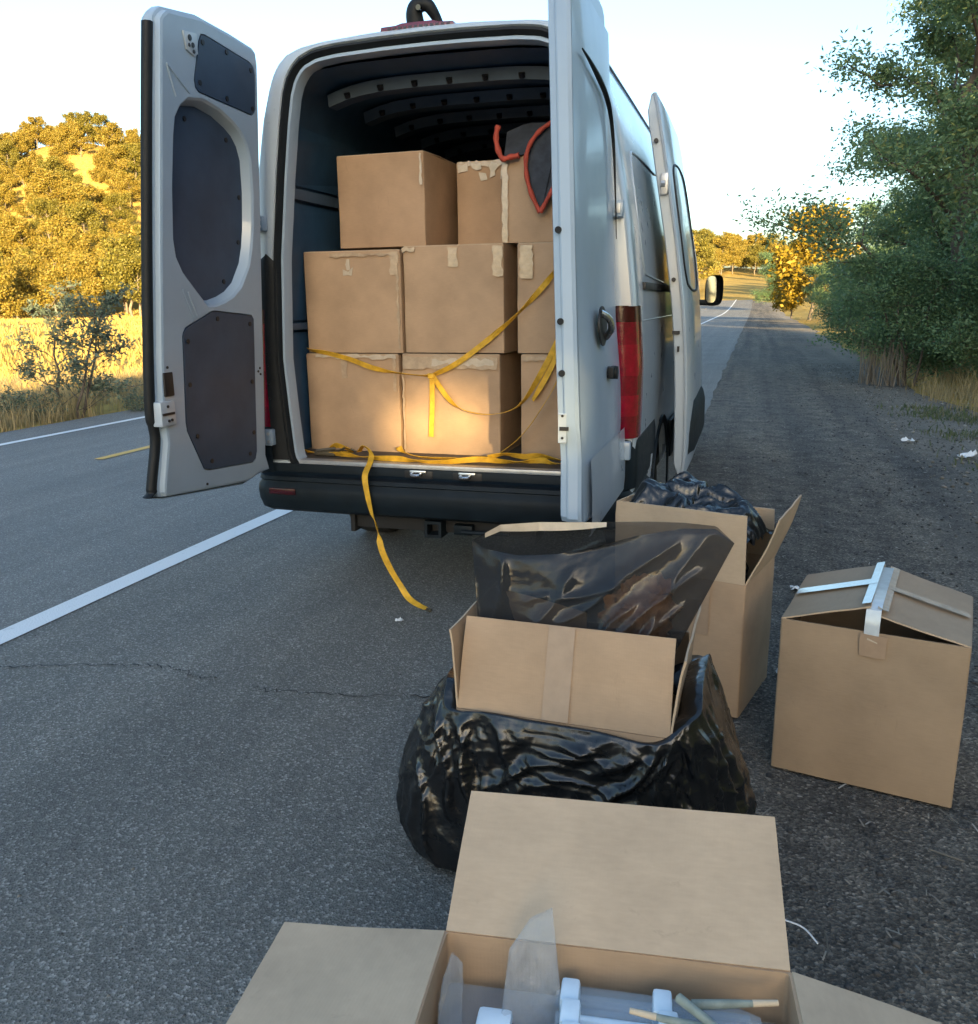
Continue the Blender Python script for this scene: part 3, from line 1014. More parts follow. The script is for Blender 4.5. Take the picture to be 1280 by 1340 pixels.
    if s < 0:
        mb.box((lo, -.968, zc - .052), (hi, -.872, zc + .052), .009)
    else:
        mb.box((X(zc, .018), -.957, zc - .05), (X(zc, -.004), -.93, zc + .05), .004)
    lk = mb.build('lock_plate', M['paint'], d)
    mb = MB()
    xin = X(zc, -.027)
    if s < 0:
        mb.box((xin - .003, -.962, zc - .006), (xin + .003, -.885, zc + .004))
        for dy, dz in ((-.925, .030), (-.905, -.028), (-.925, -.03)):
            mb.tube([(xin - .004, dy, zc + dz), (xin + .004, dy, zc + dz)], .006, 8)
    if s > 0:
        mb.box((X(zc, -.002), -.962, zc - .008), (X(zc, .030), -.95, zc + .006))
        for dz in (-.035, .045):
            mb.tube([(X(zc, .008), -.961, zc + dz), (X(zc, .008), -.95, zc + dz)], .005, 8)
    tag(mb.build('lock_bolt', M['darkhole'], lk), kind='stuff')
    # hinge bracket plate top corner
    if s < 0:
        mb = MB()
        mb.prism([(X(z, -.015), y, z) for y, z in ((-.69, 2.565), (-.60, 2.575), (-.595, 2.50), (-.62, 2.485), (-.672, 2.50))], (.006, 0, 0))
        br = mb.build('check_strap_plate', M['paint'], d, 30, bevel=.002)
        mb = MB()
        for y, z, r_ in ((-.65, 2.548, .012), (-.63, 2.525, .010), (-.655, 2.52, .007), (-.625, 2.502, .008)):
            mb.tube([(X(z, -.020), y, z), (X(z, -.024), y, z)], r_, 10)
        tag(mb.build('plate_hole', M['darkhole'], br), kind='stuff')
        # pressed ribs of the pan
        mb = MB()
        for a, b in (((-.77, 1.56), (-.70, 1.44)), ((-.735, 1.55), (-.67, 1.44)), ((-.80, 2.42), (-.66, 2.34)), ((-.80, 2.42), (-.75, 2.31))):
            mb.tube([(X(a[1], -.0145), *a), (X(b[1], -.0145), *b)], .004, 6)
        tag(mb.build('pan_rib', M['paint_in'], d, 60), kind='stuff')
        mb = MB()
        for y, z in ((-.90, 1.245), (-.90, 1.14), (-.185, 1.19), (-.20, 1.175), (-.18, 1.16), (-.66, .70)):
            mb.tube([(X(z, -.013), y, z), (X(z, -.018), y, z)], .006, 8)
        tag(mb.build('pan_hole', M['darkhole'], d, 0), kind='stuff')
    else:
        # dark buffers down the free edge
        for z in (1.735, 1.425, 1.245):
            mb = MB()
            ye = float(np.interp(z, [1.06, 1.3, 1.704, 2.2], [-.955, -.945, -.915, -.87])) - .002
            mb.tube([(X(z, .012), ye + .012, z), (X(z, .012), ye - .004, z)], .012, 12)
            mb.build('edge_buffer', M['rubber'], d)
        # outer handle with recess, lock and window pressing outline
        mb = MB()
        z0 = 1.40
        el = [(X(z0 + .075 * math.sin(a), .104), -.62 + .085 * math.cos(a), z0 + .075 * math.sin(a)) for a in np.linspace(0, 2 * math.pi, 21)[:-1]]
        mb.prism(el, (.007, 0, 0))
        hd = mb.build('door_handle', M['darkhole'], d, 40)
        mb = MB()
        mb.tube(smooth_path([(X(1.45, .108), -.66, 1.45), (X(1.44, .135), -.64, 1.43), (X(1.40, .140), -.61, 1.39), (X(1.36, .112), -.58, 1.355)], 5), .013, 8)
        mb.build('handle_grip', M['chrome'], hd)
        mb = MB()
        mb.tube([(X(1.21, .09), -.45, 1.21), (X(1.21, .135), -.45, 1.21)], .026, 14)
        mb.box((X(1.21, .10), -.50, 1.19), (X(1.21, .125), -.40, 1.235), .006)
        mb.build('door_lock', M['rubber'], d)
        mb = MB()
        seq = [(-.80, 2.33), (-.66, 2.325), (-.48, 2.31), (-.32, 2.285), (-.22, 2.24), (-.16, 2.16), (-.135, 2.05), (-.13, 1.9), (-.135, 1.75)]
        sp_ = smooth_path([(X(z, .078 + .018), y, z) for y, z in seq], 5)
        mb.tube(sp_, [.011 * min(1, .25 + 3 * k / len(sp_)) * min(1, .12 + 1.6 * (1 - k / len(sp_))) for k in range(len(sp_))], 6, cap=False)
        mb.build('pressing_seam', M['rubber'], d, 60)
        # lower skirt of the skin, overlapping the bumper
        mb = MB()
        mb.grid([[(X(.9, .096), y, .93), (X(.8, .098), y, .80), (X(.7, .094), y, .70), (X(.66, .088), y, .64), (X(.66, .080), y, .637)] for y in np.linspace(-.90, -.04, 6)])
        mb.build('door_skirt', M['paint'], d, 40)
    return d
rear_door(-1)
rear_door(1)

# side sliding door, slid back along the right flank
prof = [(.5, 1.160), (.56, 1.172), (.70, 1.178), (1.0, 1.170), (1.2, 1.160), (1.45, 1.138), (1.8, 1.088), (2.1, 1.035), (2.3, 1.000), (2.48, .965), (2.545, .945)]
mb = MB()
def sx_out(z): return float(np.interp(z, [p[0] for p in prof], [p[1] for p in prof]))
zs = list(np.linspace(.52, 2.53, 26))
Y0, Y1 = .86, 2.16
th = lambda z: .022 + .050 * float(sstep(.5, .62, z)) * float(sstep(2.56, 2.42, z))
rows = []
for z in zs:
    xo = sx_out(z)
    t_ = th(z)
    rows.append([(xo - t_, Y1, z), (xo, Y1, z), (xo + .006, (Y0 + Y1) / 2, z), (xo, Y0 + .008, z), (xo - .004, Y0, z), (xo - .016, Y0 + .004, z), (xo - .020, Y0 + .022, z), (xo - t_ + .006, Y0 + .022, z), (xo - t_, Y0 + .03, z), (xo - t_, Y1, z)])
mb.grid(rows)
mb.add(rows[0], [tuple(range(len(rows[0])))]); mb.add(rows[-1], [tuple(range(len(rows[-1])))])
sdoor = mb.build('sliding_door', M['paint'], van, 35)
mb = MB()
mb.grid([[(sx_out(z) - th(z) - .004, y, z) for y in (Y0 + .12, Y1 - .1)] for z in np.linspace(.75, 2.3, 10)])
mb.build('door_lining', M['lining'], sdoor)
mb = MB()
mb.box((1.09, Y0 - .014, 2.02), (1.135 - .075, Y0 + .04, 2.12), .006) if False else mb.box((.985, Y0 - .006, 2.03), (1.025, Y0 + .03, 2.14), .008)
mb.tube([(.99, Y0 - .012, 2.085), (1.012, Y0 - .012, 2.085)], .016)
mb.build('roller_bracket', M['steel'], sdoor)
mb = MB()
for z in (1.60, 2.30): mb.tube([(sx_out(z) - .045, Y0 + .03, z), (sx_out(z) - .045, Y0 + .005, z)], .012)
mb.box((1.075, Y0 - .004, 1.315), (1.115, Y0 + .03, 1.332)); mb.box((1.105, Y0 - .003, 1.22), (1.116, Y0 + .03, 1.25))
tag(mb.build('door_latch', M['darkhole'], sdoor), kind='stuff')
mb = MB()
sec = [(.60, 0), (.61, .018), (.66, .028), (.84, .026), (.90, .012), (.92, 0)]
rows = []
for y in list(np.linspace(Y0 + .12, Y1 - .01, 8)):
    k_ = float(sstep(Y0 + .10, Y0 + .5, y))
    rows.append([(sx_out(z_) + o * k_ + .001, y, .66 + (z_ - .66) * (.45 + .55 * k_)) for z_, o in sec])
mb.grid(rows)
mb.build('rub_strip', M['blackpl'], sdoor, 40)
mb = MB()
seq = [(1.15, 1.58), (1.06, 1.66), (1.03, 1.85), (1.06, 2.08), (1.14, 2.20), (1.5, 2.25), (1.9, 2.22), (2.02, 2.05), (2.04, 1.7), (1.95, 1.57), (1.5, 1.55), (1.15, 1.58)]
mb.tube(smooth_path([(sx_out(z) + .004, y, z) for y, z in seq], 4), .008, 6, cap=False)
mb.build('pressing_seam', M['rubber'], sdoor, 60)
# flank details: rail, gutter, panel pressings, dark sheet for the doorway
mb = MB()
mb.box((body_x(1.56) - .004, .30, 1.545), (body_x(1.56) + .016, 2.2, 1.58), .004)
mb.build('door_rail', M['darkhole'], van)
for sx in (-1, 1):
    mb = MB()
    pts = [(sx * (body_x(z) + .0015), y, z) for y, z in ((.35, 2.565), (1.2, 2.575), (2.6, 2.58), (3.9, 2.575))]
    mb.tube(pts, .009, 6)
    mb.build('roof_gutter', M['frame'], van, 60)
    mb = MB()
    seq = [(.42, 1.62), (.34, 1.75), (.36, 2.0), (.44, 2.16), (.62, 2.20), (1.5, 2.22), (2.0, 2.22), (2.0, 1.6), (1.4, 1.59), (.42, 1.62)]
    mb.tube(smooth_path([(sx * (body_x(z) + .001), y, z) for y, z in seq], 5), .006, 6, cap=False)
    mb.build('panel_pressing', M['paint'], van, 60)
    mb = MB()
    mb.tube([(sx * (body_x(1.40) - .001), y, 1.40) for y in (.20, 1.2, 2.2)], .0035, 6)
    mb.build('waist_crease', M['paint'], van, 60)
mb = MB()
mb.grid([[(body_x(z) + .003, y, z) for y in (2.25, 3.50)] for z in np.linspace(.62, 2.48, 14)])
mb.build('doorway_dark_sheet', M['under'], van, 40)  # flat dark sheet painted as the shade inside the open doorway
# cab glass, lamps, mirrors
def skin_x(y, z):
    tz = top_z(y)
    z0 = .47 + (z - .47) * (2.71 - .47) / (tz - .47)
    return min(body_x(z0), body_x(z)) * wid(y)
for sx in (-1, 1):
    mb = MB()
    mb.grid([[(sx * (skin_x(y0, z) + .005), y0, z) for y0 in np.linspace(3.78, ye, 8)] for z, ye in ((1.36, 4.95), (1.5, 4.85), (1.7, 4.68), (1.9, 4.50), (2.04, 4.36))])
    mb.build('cab_window', M['glass'], van, 40)
    mb = MB()
    mb.prism([(sx * .60, 5.80, .98), (sx * .88, 5.66, 1.06), (sx * .86, 5.75, .86), (sx * .60, 5.87, .82)], (0, .02, .0))
    mb.build('headlamp', M['glass'], van)
    # mirror
    mb = MB()
    c = Vector((sx * 1.125, 4.42, 1.575))
    rows = []
    for t_ in np.linspace(0, 1, 7):
        k_ = (1 - t_ ** 2.2) ** .5 if t_ < 1 else .02
        ringp = []
        for a in np.linspace(0, 2 * math.pi, 21):
            ca, sa = math.cos(a), math.sin(a)
            ex = .082 * math.copysign(abs(ca) ** .55, ca) * k_
            ez = .138 * math.copysign(abs(sa) ** .55, sa) * k_
            ringp.append((c.x + ex, c.y + .13 * t_, c.z + ez + (.01 * ca * sx)))
        rows.append(ringp)
    mb.grid(rows)
    mb.tube([(sx * .985, 4.46, 1.47), (sx * 1.10, 4.46, 1.465)], .026, 8)
    mir = mb.build('wing_mirror', M['rubber'], van, 50)
    mb = MB()
    mb.add([(c.x - sx * .026 + .046 * math.copysign(abs(math.cos(a)) ** .55, math.cos(a)), c.y - .002, c.z + .01 + .118 * math.copysign(abs(math.sin(a)) ** .55, math.sin(a))) for a in np.linspace(0, 2 * math.pi, 25)[:-1]], [tuple(range(24))])
    mb.build('mirror_glass', M['mirror'], mir)
mb = MB()
rows = []
for y in np.linspace(4.42, 5.22, 6):
    z = top_z(y)
    sk_ = skin_x(y, z - .10) - .05
    rows.append([(x * sk_, y - .012, z + .006 - .07 * (x ** 4)) for x in np.linspace(-1, 1, 9)])
mb.grid(rows)
mb.build('windscreen', M['glass'], van, 40)

# ------------------------------------------------------------------ cardboard boxes
def xf_of(c, rz):
    return Matrix.Translation(Vector(c)) @ Matrix.Rotation(rz, 4, 'Z')

def rrect(w, d, r, n=4):
    pts = []
    for cx_, cy_, a0 in ((w / 2 - r, -d / 2 + r, -90), (w / 2 - r, d / 2 - r, 0), (-w / 2 + r, d / 2 - r, 90), (-w / 2 + r, -d / 2 + r, 180)):
        for k in range(n + 1):
            a = R(a0 + 90 * k / n)
            pts.append((cx_ + r * math.cos(a), cy_ + r * math.sin(a)))
    # subdivide the straight runs
    out = []
    for i, p in enumerate(pts):
        q = pts[(i + 1) % len(pts)]
        out.append(p)
        L = math.dist(p, q)
        if L > .1:
            for k in range(1, 7):
                out.append((p[0] + (q[0] - p[0]) * k / 7, p[1] + (q[1] - p[1]) * k / 7))
    return out

def carton(name, label, c, rz, w, d, h, flaps=None, group=None, mat='card', inner='card_pale', cat='box', tilt=0.0, fl=None, bulge=.006, seed=0):
    """open or closed carton; flaps: {side: degrees from closed}. returns (thing, local->world matrix)."""
    t = thing(name, label, cat, c, group)
    X_ = xf_of(c, rz) @ Matrix.Rotation(tilt, 4, 'Y')
    rnd = random.Random(seed * 13 + 5)
    mb = MB()
    base = rrect(w, d, .007)
    n = len(base)
    def ring(z, ins=0.0):
        out = []
        b = bulge * math.sin(math.pi * min(1, max(0, z / h))) if ins == 0 else bulge * math.sin(math.pi * min(1, max(0, z / h)))
        for x, y in base:
            fx = 1 - (abs(x) / (w / 2)) ** 2; fy = 1 - (abs(y) / (d / 2)) ** 2
            nx_ = math.copysign(1, x) * max(0, fy) * b if abs(abs(x) - w / 2) < .004 else 0
            ny_ = math.copysign(1, y) * max(0, fx) * b if abs(abs(y) - d / 2) < .004 else 0
            wv = .0025 * noise.noise(Vector((x * 5 + seed * 3.1, y * 5, z * 5)))
            sx_ = (w / 2 - ins) / (w / 2); sy_ = (d / 2 - ins) / (d / 2)
            out.append(X_ @ Vector(((x) * sx_ + nx_ + wv, (y) * sy_ + ny_ + wv, z)) if True else None)
        return out
    lv = [0, .004, h * .12, h * .3, h * .5, h * .7, h * .88, h - .003, h]
    rows = [ring(z) for z in lv]
    closed = flaps is None
    if not closed:
        rows += [ring(h, .005), ring(h * .7, .005), ring(h * .3, .005), ring(.006, .005)]
    P = [[rows[j][i] for j in range(len(rows))] for i in range(n)]
    mb.grid(P, wrap_u=True)
    mb.add(rows[0], [tuple(range(n))])
    mb.add(rows[-1], [tuple(range(n))])
    mb.build('carton_body', M[mat], t, 35)
    th = .005
    def slab(hinge_a, hinge_b, inward, L, ang, nm='flap', lift=0.0, trim=.004):
        a = Vector(hinge_a); b = Vector(hinge_b); inw = Vector(inward)
        e = (b - a).normalized()
        a = a + e * trim; b = b - e * trim
        rows = []
        nu, nv = 9, 6
        cv = rnd.uniform(-.012, .016)
        wp = rnd.uniform(-.010, .010)
        top, bot = [], []
        for i in range(nu):
            u = i / (nu - 1)
            rt_, rb_ = [], []
            for j in range(nv):
                v_ = j / (nv - 1)
                aa = R(ang) + cv * math.sin(math.pi * v_) * 2
                # edges chip in slightly
                dr = inw * math.cos(aa) + Vector((0, 0, 1)) * math.sin(aa)
                nn = -inw * math.sin(aa) + Vector((0, 0, 1)) * math.cos(aa)
                taper = (.5 - u) * .012 * v_
                p = a + (b - a) * (u + taper) + dr * (L * v_ + .001) + Vector((0, 0, lift))
                p += nn * (cv * math.sin(math.pi * v_) * L * .6 + wp * (u - .5) * v_ * 2 + .004 * noise.noise(Vector((u * 3 + seed, v_ * 3, ang))) * v_)
                rt_.append(X_ @ (p + nn * th / 2)); rb_.append(X_ @ (p - nn * th / 2))
            top.append(rt_); bot.append(rb_)
        m2 = MB()
        m2.grid(top)
        m2.grid(bot)
        rim = [top[i][0] for i in range(nu)] + [top[-1][j] for j in range(1, nv)] + [top[i][-1] for i in range(nu - 2, -1, -1)] + [top[0][j] for j in range(nv - 2, 0, -1)]
        rim2 = [bot[i][0] for i in range(nu)] + [bot[-1][j] for j in range(1, nv)] + [bot[i][-1] for i in range(nu - 2, -1, -1)] + [bot[0][j] for j in range(nv - 2, 0, -1)]
        k = len(rim)
        m2.add(rim + rim2, [(i, (i + 1) % k, k + (i + 1) % k, k + i) for i in range(k)], 1)
        return m2.build(nm, [M[mat if ang < 60 else inner], M['card_pale']], t, 40)
    hw, hd = w / 2, d / 2
    sides = {'front': ((-hw, -hd + .003, h), (hw, -hd + .003, h), (0, 1, 0), d / 2), 'back': ((hw, hd - .003, h), (-hw, hd - .003, h), (0, -1, 0), d / 2),
             'left': ((-hw + .003, hd, h), (-hw + .003, -hd, h), (1, 0, 0), w / 2), 'right': ((hw - .003, -hd, h), (hw - .003, hd, h), (-1, 0, 0), w / 2)}
    if closed:
        for sd in ('front', 'back'):
            a, b, i_, L = sides[sd]
            slab(a, b, i_, L - .002, 0.0, lift=.003)
    else:
        for sd, ang in flaps.items():
            a, b, i_, L = sides[sd]
            slab(a, b, i_, (fl or {}).get(sd, L), ang)
    return t, X_

def patch(t, X_, corners, mat, name='tape', jag=.004, seed=1, out=(0, -1, 0), th=.0012):
    """thin strip stuck on a face: corners = local polygon (ordered), edges roughened."""
    rnd = random.Random(seed)
    pts = []
    n = len(corners)
    for i in range(n):
        a, b = Vector(corners[i]), Vector(corners[(i + 1) % n])
        L = (b - a).length
        k = max(1, int(L / .022))
        for j in range(k):
            p = a + (b - a) * (j / k)
            e = (b - a).normalized().cross(Vector(out))
            pts.append(p + e * rnd.uniform(-jag, jag))
    o = Vector(out)
    mb = MB()
    mb.prism([X_ @ p for p in pts], (X_.to_3x3() @ o) * th)
    return mb.build(name, M[mat], t, 0)

def front_patch(t, X_, d, x0, x1, z0, z1, mat, name='tape', jag=.004, seed=1, out=.0075):
    y = -d / 2 - out - (seed % 9) * .0009
    return patch(t, X_, [(x0, y, z0), (x1, y, z0), (x1, y, z1), (x0, y, z1)], mat, name, jag, seed, th=.0015)

G1 = 'taped cardboard boxes stacked in the van'
D = .46
def cargo(label, x0, x1, z0, z1, y, mat='card_van', rz=0.0, d=D, seed=0):
    w = x1 - x0
    return carton('cardboard_box', label, ((x0 + x1) / 2, y + d / 2, z0), rz, w, d, z1 - z0 - .006, None, G1, mat, seed=seed)
FY = .33
t, X_ = cargo('cardboard box at the bottom left of the stack, nearest the open left van door', -.852, -.305, .702, 1.232, FY, seed=1)
front_patch(t, X_, D, -.06, -.025, .40, .515, 'tape', seed=2); front_patch(t, X_, D, .245, .262, .33, .52, 'tape', seed=3); front_patch(t, X_, D, -.21, .262, .505, .524, 'tape_white', jag=.008, seed=4)
t, X_ = cargo('bottom middle cardboard box with a wide shiny tape band along its top', -.286, .257, .702, 1.234, FY, seed=2)
front_patch(t, X_, D, -.262, .262, .455, .520, 'tape', jag=.006, seed=5)
front_patch(t, X_, D, -.10, .24, .475, .505, 'tape_white', jag=.012, seed=6)
front_patch(t, X_, D, -.268, -.255, .02, .44, 'tape', seed=7)
t, X_ = cargo('bottom right cardboard box in the van, partly behind the open right door', .368, .868, .702, 1.234, FY, seed=3)
front_patch(t, X_, D, -.24, .10, .50, .522, 'tape', jag=.006, seed=8)
t, X_ = cargo('middle row cardboard box on the left, torn white tape tuft near its top edge', -.835, -.277, 1.237, 1.766, FY, seed=4)
front_patch(t, X_, D, -.045, .015, .40, .435, 'tape_white', jag=.014, seed=9); front_patch(t, X_, D, -.022, -.004, .43, .485, 'tape_white', jag=.006, seed=19)
front_patch(t, X_, D, .225, .268, .40, .515, 'tape', jag=.006, seed=10); front_patch(t, X_, D, -.12, .26, .498, .515, 'tape', jag=.008, seed=11); front_patch(t, X_, D, .258, .27, .02, .40, 'tape', jag=.005, seed=12)
t, X_ = cargo('cardboard box in the centre of the stack, two short tape tabs on its upper edge', -.260, .281, 1.240, 1.780, FY, seed=5)
front_patch(t, X_, D, -.022, .030, .430, .527, 'tape', jag=.006, seed=13); front_patch(t, X_, D, .215, .266, .38, .527, 'tape', jag=.008, seed=14); front_patch(t, X_, D, -.27, -.2, .51, .53, 'tape', jag=.006, seed=15)
t, X_ = cargo('middle row cardboard box on the right with one broad tape tab, beside the dark gap', .350, .860, 1.240, 1.778, FY, seed=6)
front_patch(t, X_, D, -.235, -.170, .365, .527, 'tape', jag=.008, seed=16)
t, X_ = cargo('plain cardboard box on top of the stack at the left, under the dark roof', -.668, -.168, 1.786, 2.254, .45, 'card_dark', R(-1.5), d=.52, seed=7)
front_patch(t, X_, .52, .232, .243, .30, .455, 'tape_white', jag=.004, seed=17)
t, X_ = cargo('cardboard box set back on top of the stack, crinkled shiny tape along its top', -.105, .40, 1.786, 2.236, .76, 'card_dark', seed=8)
for i, (a, b, c_, e) in enumerate(((-.24, -.19, .40, .435), (-.16, -.11, .405, .44), (-.06, -.02, .37, .44), (.0, .05, .36, .44), (-.11, -.08, .35, .39), (.03, .06, .32, .37))):
    front_patch(t, X_, D, a, b, c_, e, 'tape_white', jag=.012, seed=20 + i)
front_patch(t, X_, D, -.245, .24, .42, .445, 'tape', jag=.008, seed=27)
t, X_ = cargo('top right cardboard box with a square paper sticker, under the black blanket', .242, .742, 1.786, 2.202, .44, seed=9)
front_patch(t, X_, D, .205, .255, .03, .10, 'label', 'sticker', jag=.001, seed=30); front_patch(t, X_, D, -.245, -.215, .0, .40, 'tape', jag=.004, seed=31)

# cartons on the roadside
G2 = 'opened cardboard boxes set down behind the van'
boxA, XA = carton('cardboard_box', 'tall open cardboard box with raised flaps and a black bag inside, behind the van', (1.336, -.686, 0), R(-14.8), .50, .42, .51,
                  {'front': 92, 'right': 110, 'left': 88, 'back': 78}, G2, fl={'front': .255, 'right': .27, 'left': .25, 'back': .2}, seed=11)
for x0, x1 in ((.07, .125),):
    patch(boxA, XA, [(x0, -.2165, .30), (x1, -.2165, .30), (x1, -.2165, .508), (x0, -.2165, .508)], 'glue', 'glue_mark', jag=.003, seed=41)
patch(boxA, XA, [(.06, -.2185, .43), (.10, -.2185, .437), (.10, -.2185, .446), (.06, -.2185, .438)], 'tape_white', jag=.003, seed=42)
boxC, XC = carton('cardboard_box', 'nearly closed cardboard box on the gravel with clear tape along its two lifted lid flaps', (1.945, -1.078, 0), R(-12), .530, .50, .515,
                  {'left': 17, 'right': 14, 'front': -70, 'back': -50}, G2, seed=12, inner='card', mat='card_shaded', fl={'left': .262, 'right': .258})
def flap_pt(sgn, u, v_, ang, w, h, d, lift):
    # point on a side flap: u along depth 0 front..1 back, v along the flap
    a = R(ang)
    x = sgn * (w / 2 - .003) - sgn * math.cos(a) * v_ * .262
    return Vector((x - sgn * 0, -d / 2 + d * u, h + math.sin(a) * v_ * .262 + lift))
def flap_strip(u0, u1, v0, v1, sgn, ang, mat, lift, sd):
    n_ = 6
    mb = MB()
    rows = []
    for i in range(n_):
        v_ = v0 + (v1 - v0) * i / (n_ - 1)
        rows.append([XC @ flap_pt(sgn, u, v_, ang, .530, .515, .50, lift + .006) for u in np.linspace(u0, u1, 4)])
    mb.grid(rows)
    return mb.build('tape', M[mat], boxC, 0)
flap_strip(.44, .56, 0.02, 1.0, -1, 17, 'tape_blue', .008, 1)
flap_strip(.03, .97, .90, 1.0, -1, 17, 'tape_blue', .007, 2)
flap_strip(.46, .54, .02, 1.0, 1, 14, 'tape', .007, 3)
flap_strip(.03, .97, .88, 1.0, 1, 14, 'tape', .006, 4)
mb = MB()
pa = [XC @ Vector(p) for p in ((-.020, .06, .615), (.018, .06, .612), (.018, -.06, .608), (-.020, -.06, .608))]
mb.grid([[XC @ Vector((x, y, z)) for x in (-.022, .020)] for y, z in ((.2, .594), (.0, .596), (-.20, .594), (-.243, .584), (-.255, .552), (-.2585, .514), (-.2590, .498))])
mb.build('tape', M['tape_blue'], boxC, 50)
patch(boxC, XC, [(-.03, -.2585, .44), (.045, -.2585, .44), (.045, -.2585, .512), (-.03, -.2585, .512)], 'glue', 'glue_mark', jag=.003, seed=44)
patch(boxC, XC, [(-.012, -.2612, .494), (.018, -.2612, .486), (.018, -.2612, .490), (-.012, -.2612, .500)], 'tape_white', jag=.001, seed=45)
boxB, XB = carton('cardboard_box', 'open cardboard box wrapped in a black bin bag, front flap standing up', (1.105, -1.87, 0), R(-2), .545, .42, .485,
                  {'front': 72, 'right': 97, 'left': 96, 'back': 80}, G2, inner='card', fl={'front': .235, 'right': .20, 'left': .21, 'back': .12}, seed=13)
flB = [o for o in boxB.children if o.name.startswith('flap')][0]
mb = MB()
mb.grid([[XB @ Vector((x, -.2105 + .0725 * k / 4 * 1.0 - .0045, .490 + .222 * k / 4)) for x in (-.045, .022)] for k in range(5)])
mb.build('glue_mark', M['glue'], boxB, 0)
boxD, XD = carton('cardboard_box', 'nearest open cardboard box with pale flaps folded out and clear packs inside', (1.367, -3.025, 0), R(6.7), .56, .48, .47,
                  {'back': 147.5, 'left': 184, 'right': 196, 'front': 200}, G2, inner='card_pale', fl={'back': .25, 'left': .285, 'right': .28, 'front': .24}, seed=14)

# ------------------------------------------------------------------ plastic films, settled by a small cloth solver
def settle(P, rest, pin, collide, iters=220, wrap=False, grav=.0012, stiff=.5, seed=3, noise_amp=.004, bend=.12, push=None):
    P = P.copy()
    rng = np.random.default_rng(seed)
    P += rng.normal(0, noise_amp, P.shape) * (~pin)[..., None]
    V = np.zeros_like(P)
    nu, nv = P.shape[:2]
    W = (~pin).astype(float)
    def shift(A, du, dv):
        return np.roll(A, (-du, -dv), (0, 1))
    cons = []
    for du, dv, kf in ((1, 0, 1.0), (0, 1, 1.0), (1, 1, .35), (1, -1, .35), (2, 0, bend), (0, 2, bend)):
        msk = np.ones((nu, nv), bool)
        if not wrap and du: msk[nu - du:, :] = False
        if dv > 0: msk[:, nv - dv:] = False
        if dv < 0: msk[:, :-dv] = False
        L = rest(du, dv)
        cons.append((du, dv, kf, msk, L))
    for it in range(iters):
        Q = P + V * .90
        Q[..., 2] -= grav * W
        if push is not None: Q += push(Q, it) * W[..., None]
        for rep in range(4):
            C = np.zeros_like(Q)
            cnt = np.zeros((nu, nv))
            for du, dv, kf, msk, L in cons:
                Dv = shift(Q, du, dv) - Q
                ln = np.linalg.norm(Dv, axis=2) + 1e-9
                s = kf * (ln - L) / ln * msk
                cor = Dv * s[..., None] * .5
                C += cor
                C -= np.roll(cor, (du, dv), (0, 1))
                cnt += kf * msk + np.roll(kf * msk, (du, dv), (0, 1))
            Q += C / np.maximum(cnt, 1)[..., None] * 1.6 * W[..., None]
            Q = np.where(pin[..., None], P, collide(Q))
        V = Q - P
        sp = np.linalg.norm(V, axis=2, keepdims=True)
        V *= np.minimum(1, .02 / (sp + 1e-9))
        P = Q
    return P

def grid_obj(name, P, mat, parent=None, wrap=False, loc=None, th=0.0):
    nu, nv = P.shape[:2]
    I = np.arange(nu * nv).reshape(nu, nv)
    A = I if wrap else I[:-1]
    Bn = np.roll(I, -1, 0) if wrap else I[1:]
    F = np.stack([A[:, :-1], Bn[:, :-1], Bn[:, 1:], A[:, 1:]], -1).reshape(-1, 4)
    V = P.reshape(-1, 3).copy()
    base = ORG[parent.name] if parent is not None else Vector(loc or (0, 0, 0))
    V -= np.array(base)
    return np_mesh(name, V, F, mat, parent, loc, smooth=True)

def film_black(name, bs=22, bst=.35):
    mt, nt, b = newmat(name)
    co = objco(nt)
    b.inputs['Base Color'].default_value = (.0055, .006, .007, 1)
    b.inputs['Specular IOR Level'].default_value = 0.65
    mr = nd(nt, 'ShaderNodeMapRange')
    mr.inputs['To Min'].default_value = .17
    mr.inputs['To Max'].default_value = .36
    nt.links.new(noise_t(nt, co, 9, 5), mr.inputs['Value'])
    nt.links.new(mr.outputs[0], b.inputs['Roughness'])
    # crumpled facets with crisp ridges
    nz = nd(nt, 'ShaderNodeTexNoise', Scale=6.0, Detail=3.0)
    nt.links.new(co, nz.inputs['Vector'])
    av = nt.nodes.new('ShaderNodeVectorMath'); av.operation = 'MULTIPLY_ADD'
    nt.links.new(nz.outputs['Color'], av.inputs[0])
    av.inputs[1].default_value = (.16, .16, .16)
    nt.links.new(co, av.inputs[2])
    hs = []
    for sc_, rn in ((11.0, 1.0), (27.0, 1.0)):
        vo = nd(nt, 'ShaderNodeTexVoronoi', Scale=sc_)
        nt.links.new(av.outputs[0], vo.inputs['Vector'])
        hs.append(vo.outputs['Distance'])
    ma = nt.nodes.new('ShaderNodeMath'); ma.operation = 'MULTIPLY_ADD'
    nt.links.new(hs[1], ma.inputs[0]); ma.inputs[1].default_value = .30
    nt.links.new(hs[0], ma.inputs[2])
    bump(nt, b, ma.outputs[0], bst, 0.03)
    return mt
M['bag'] = film_black('black_bag_film', 30, .26)

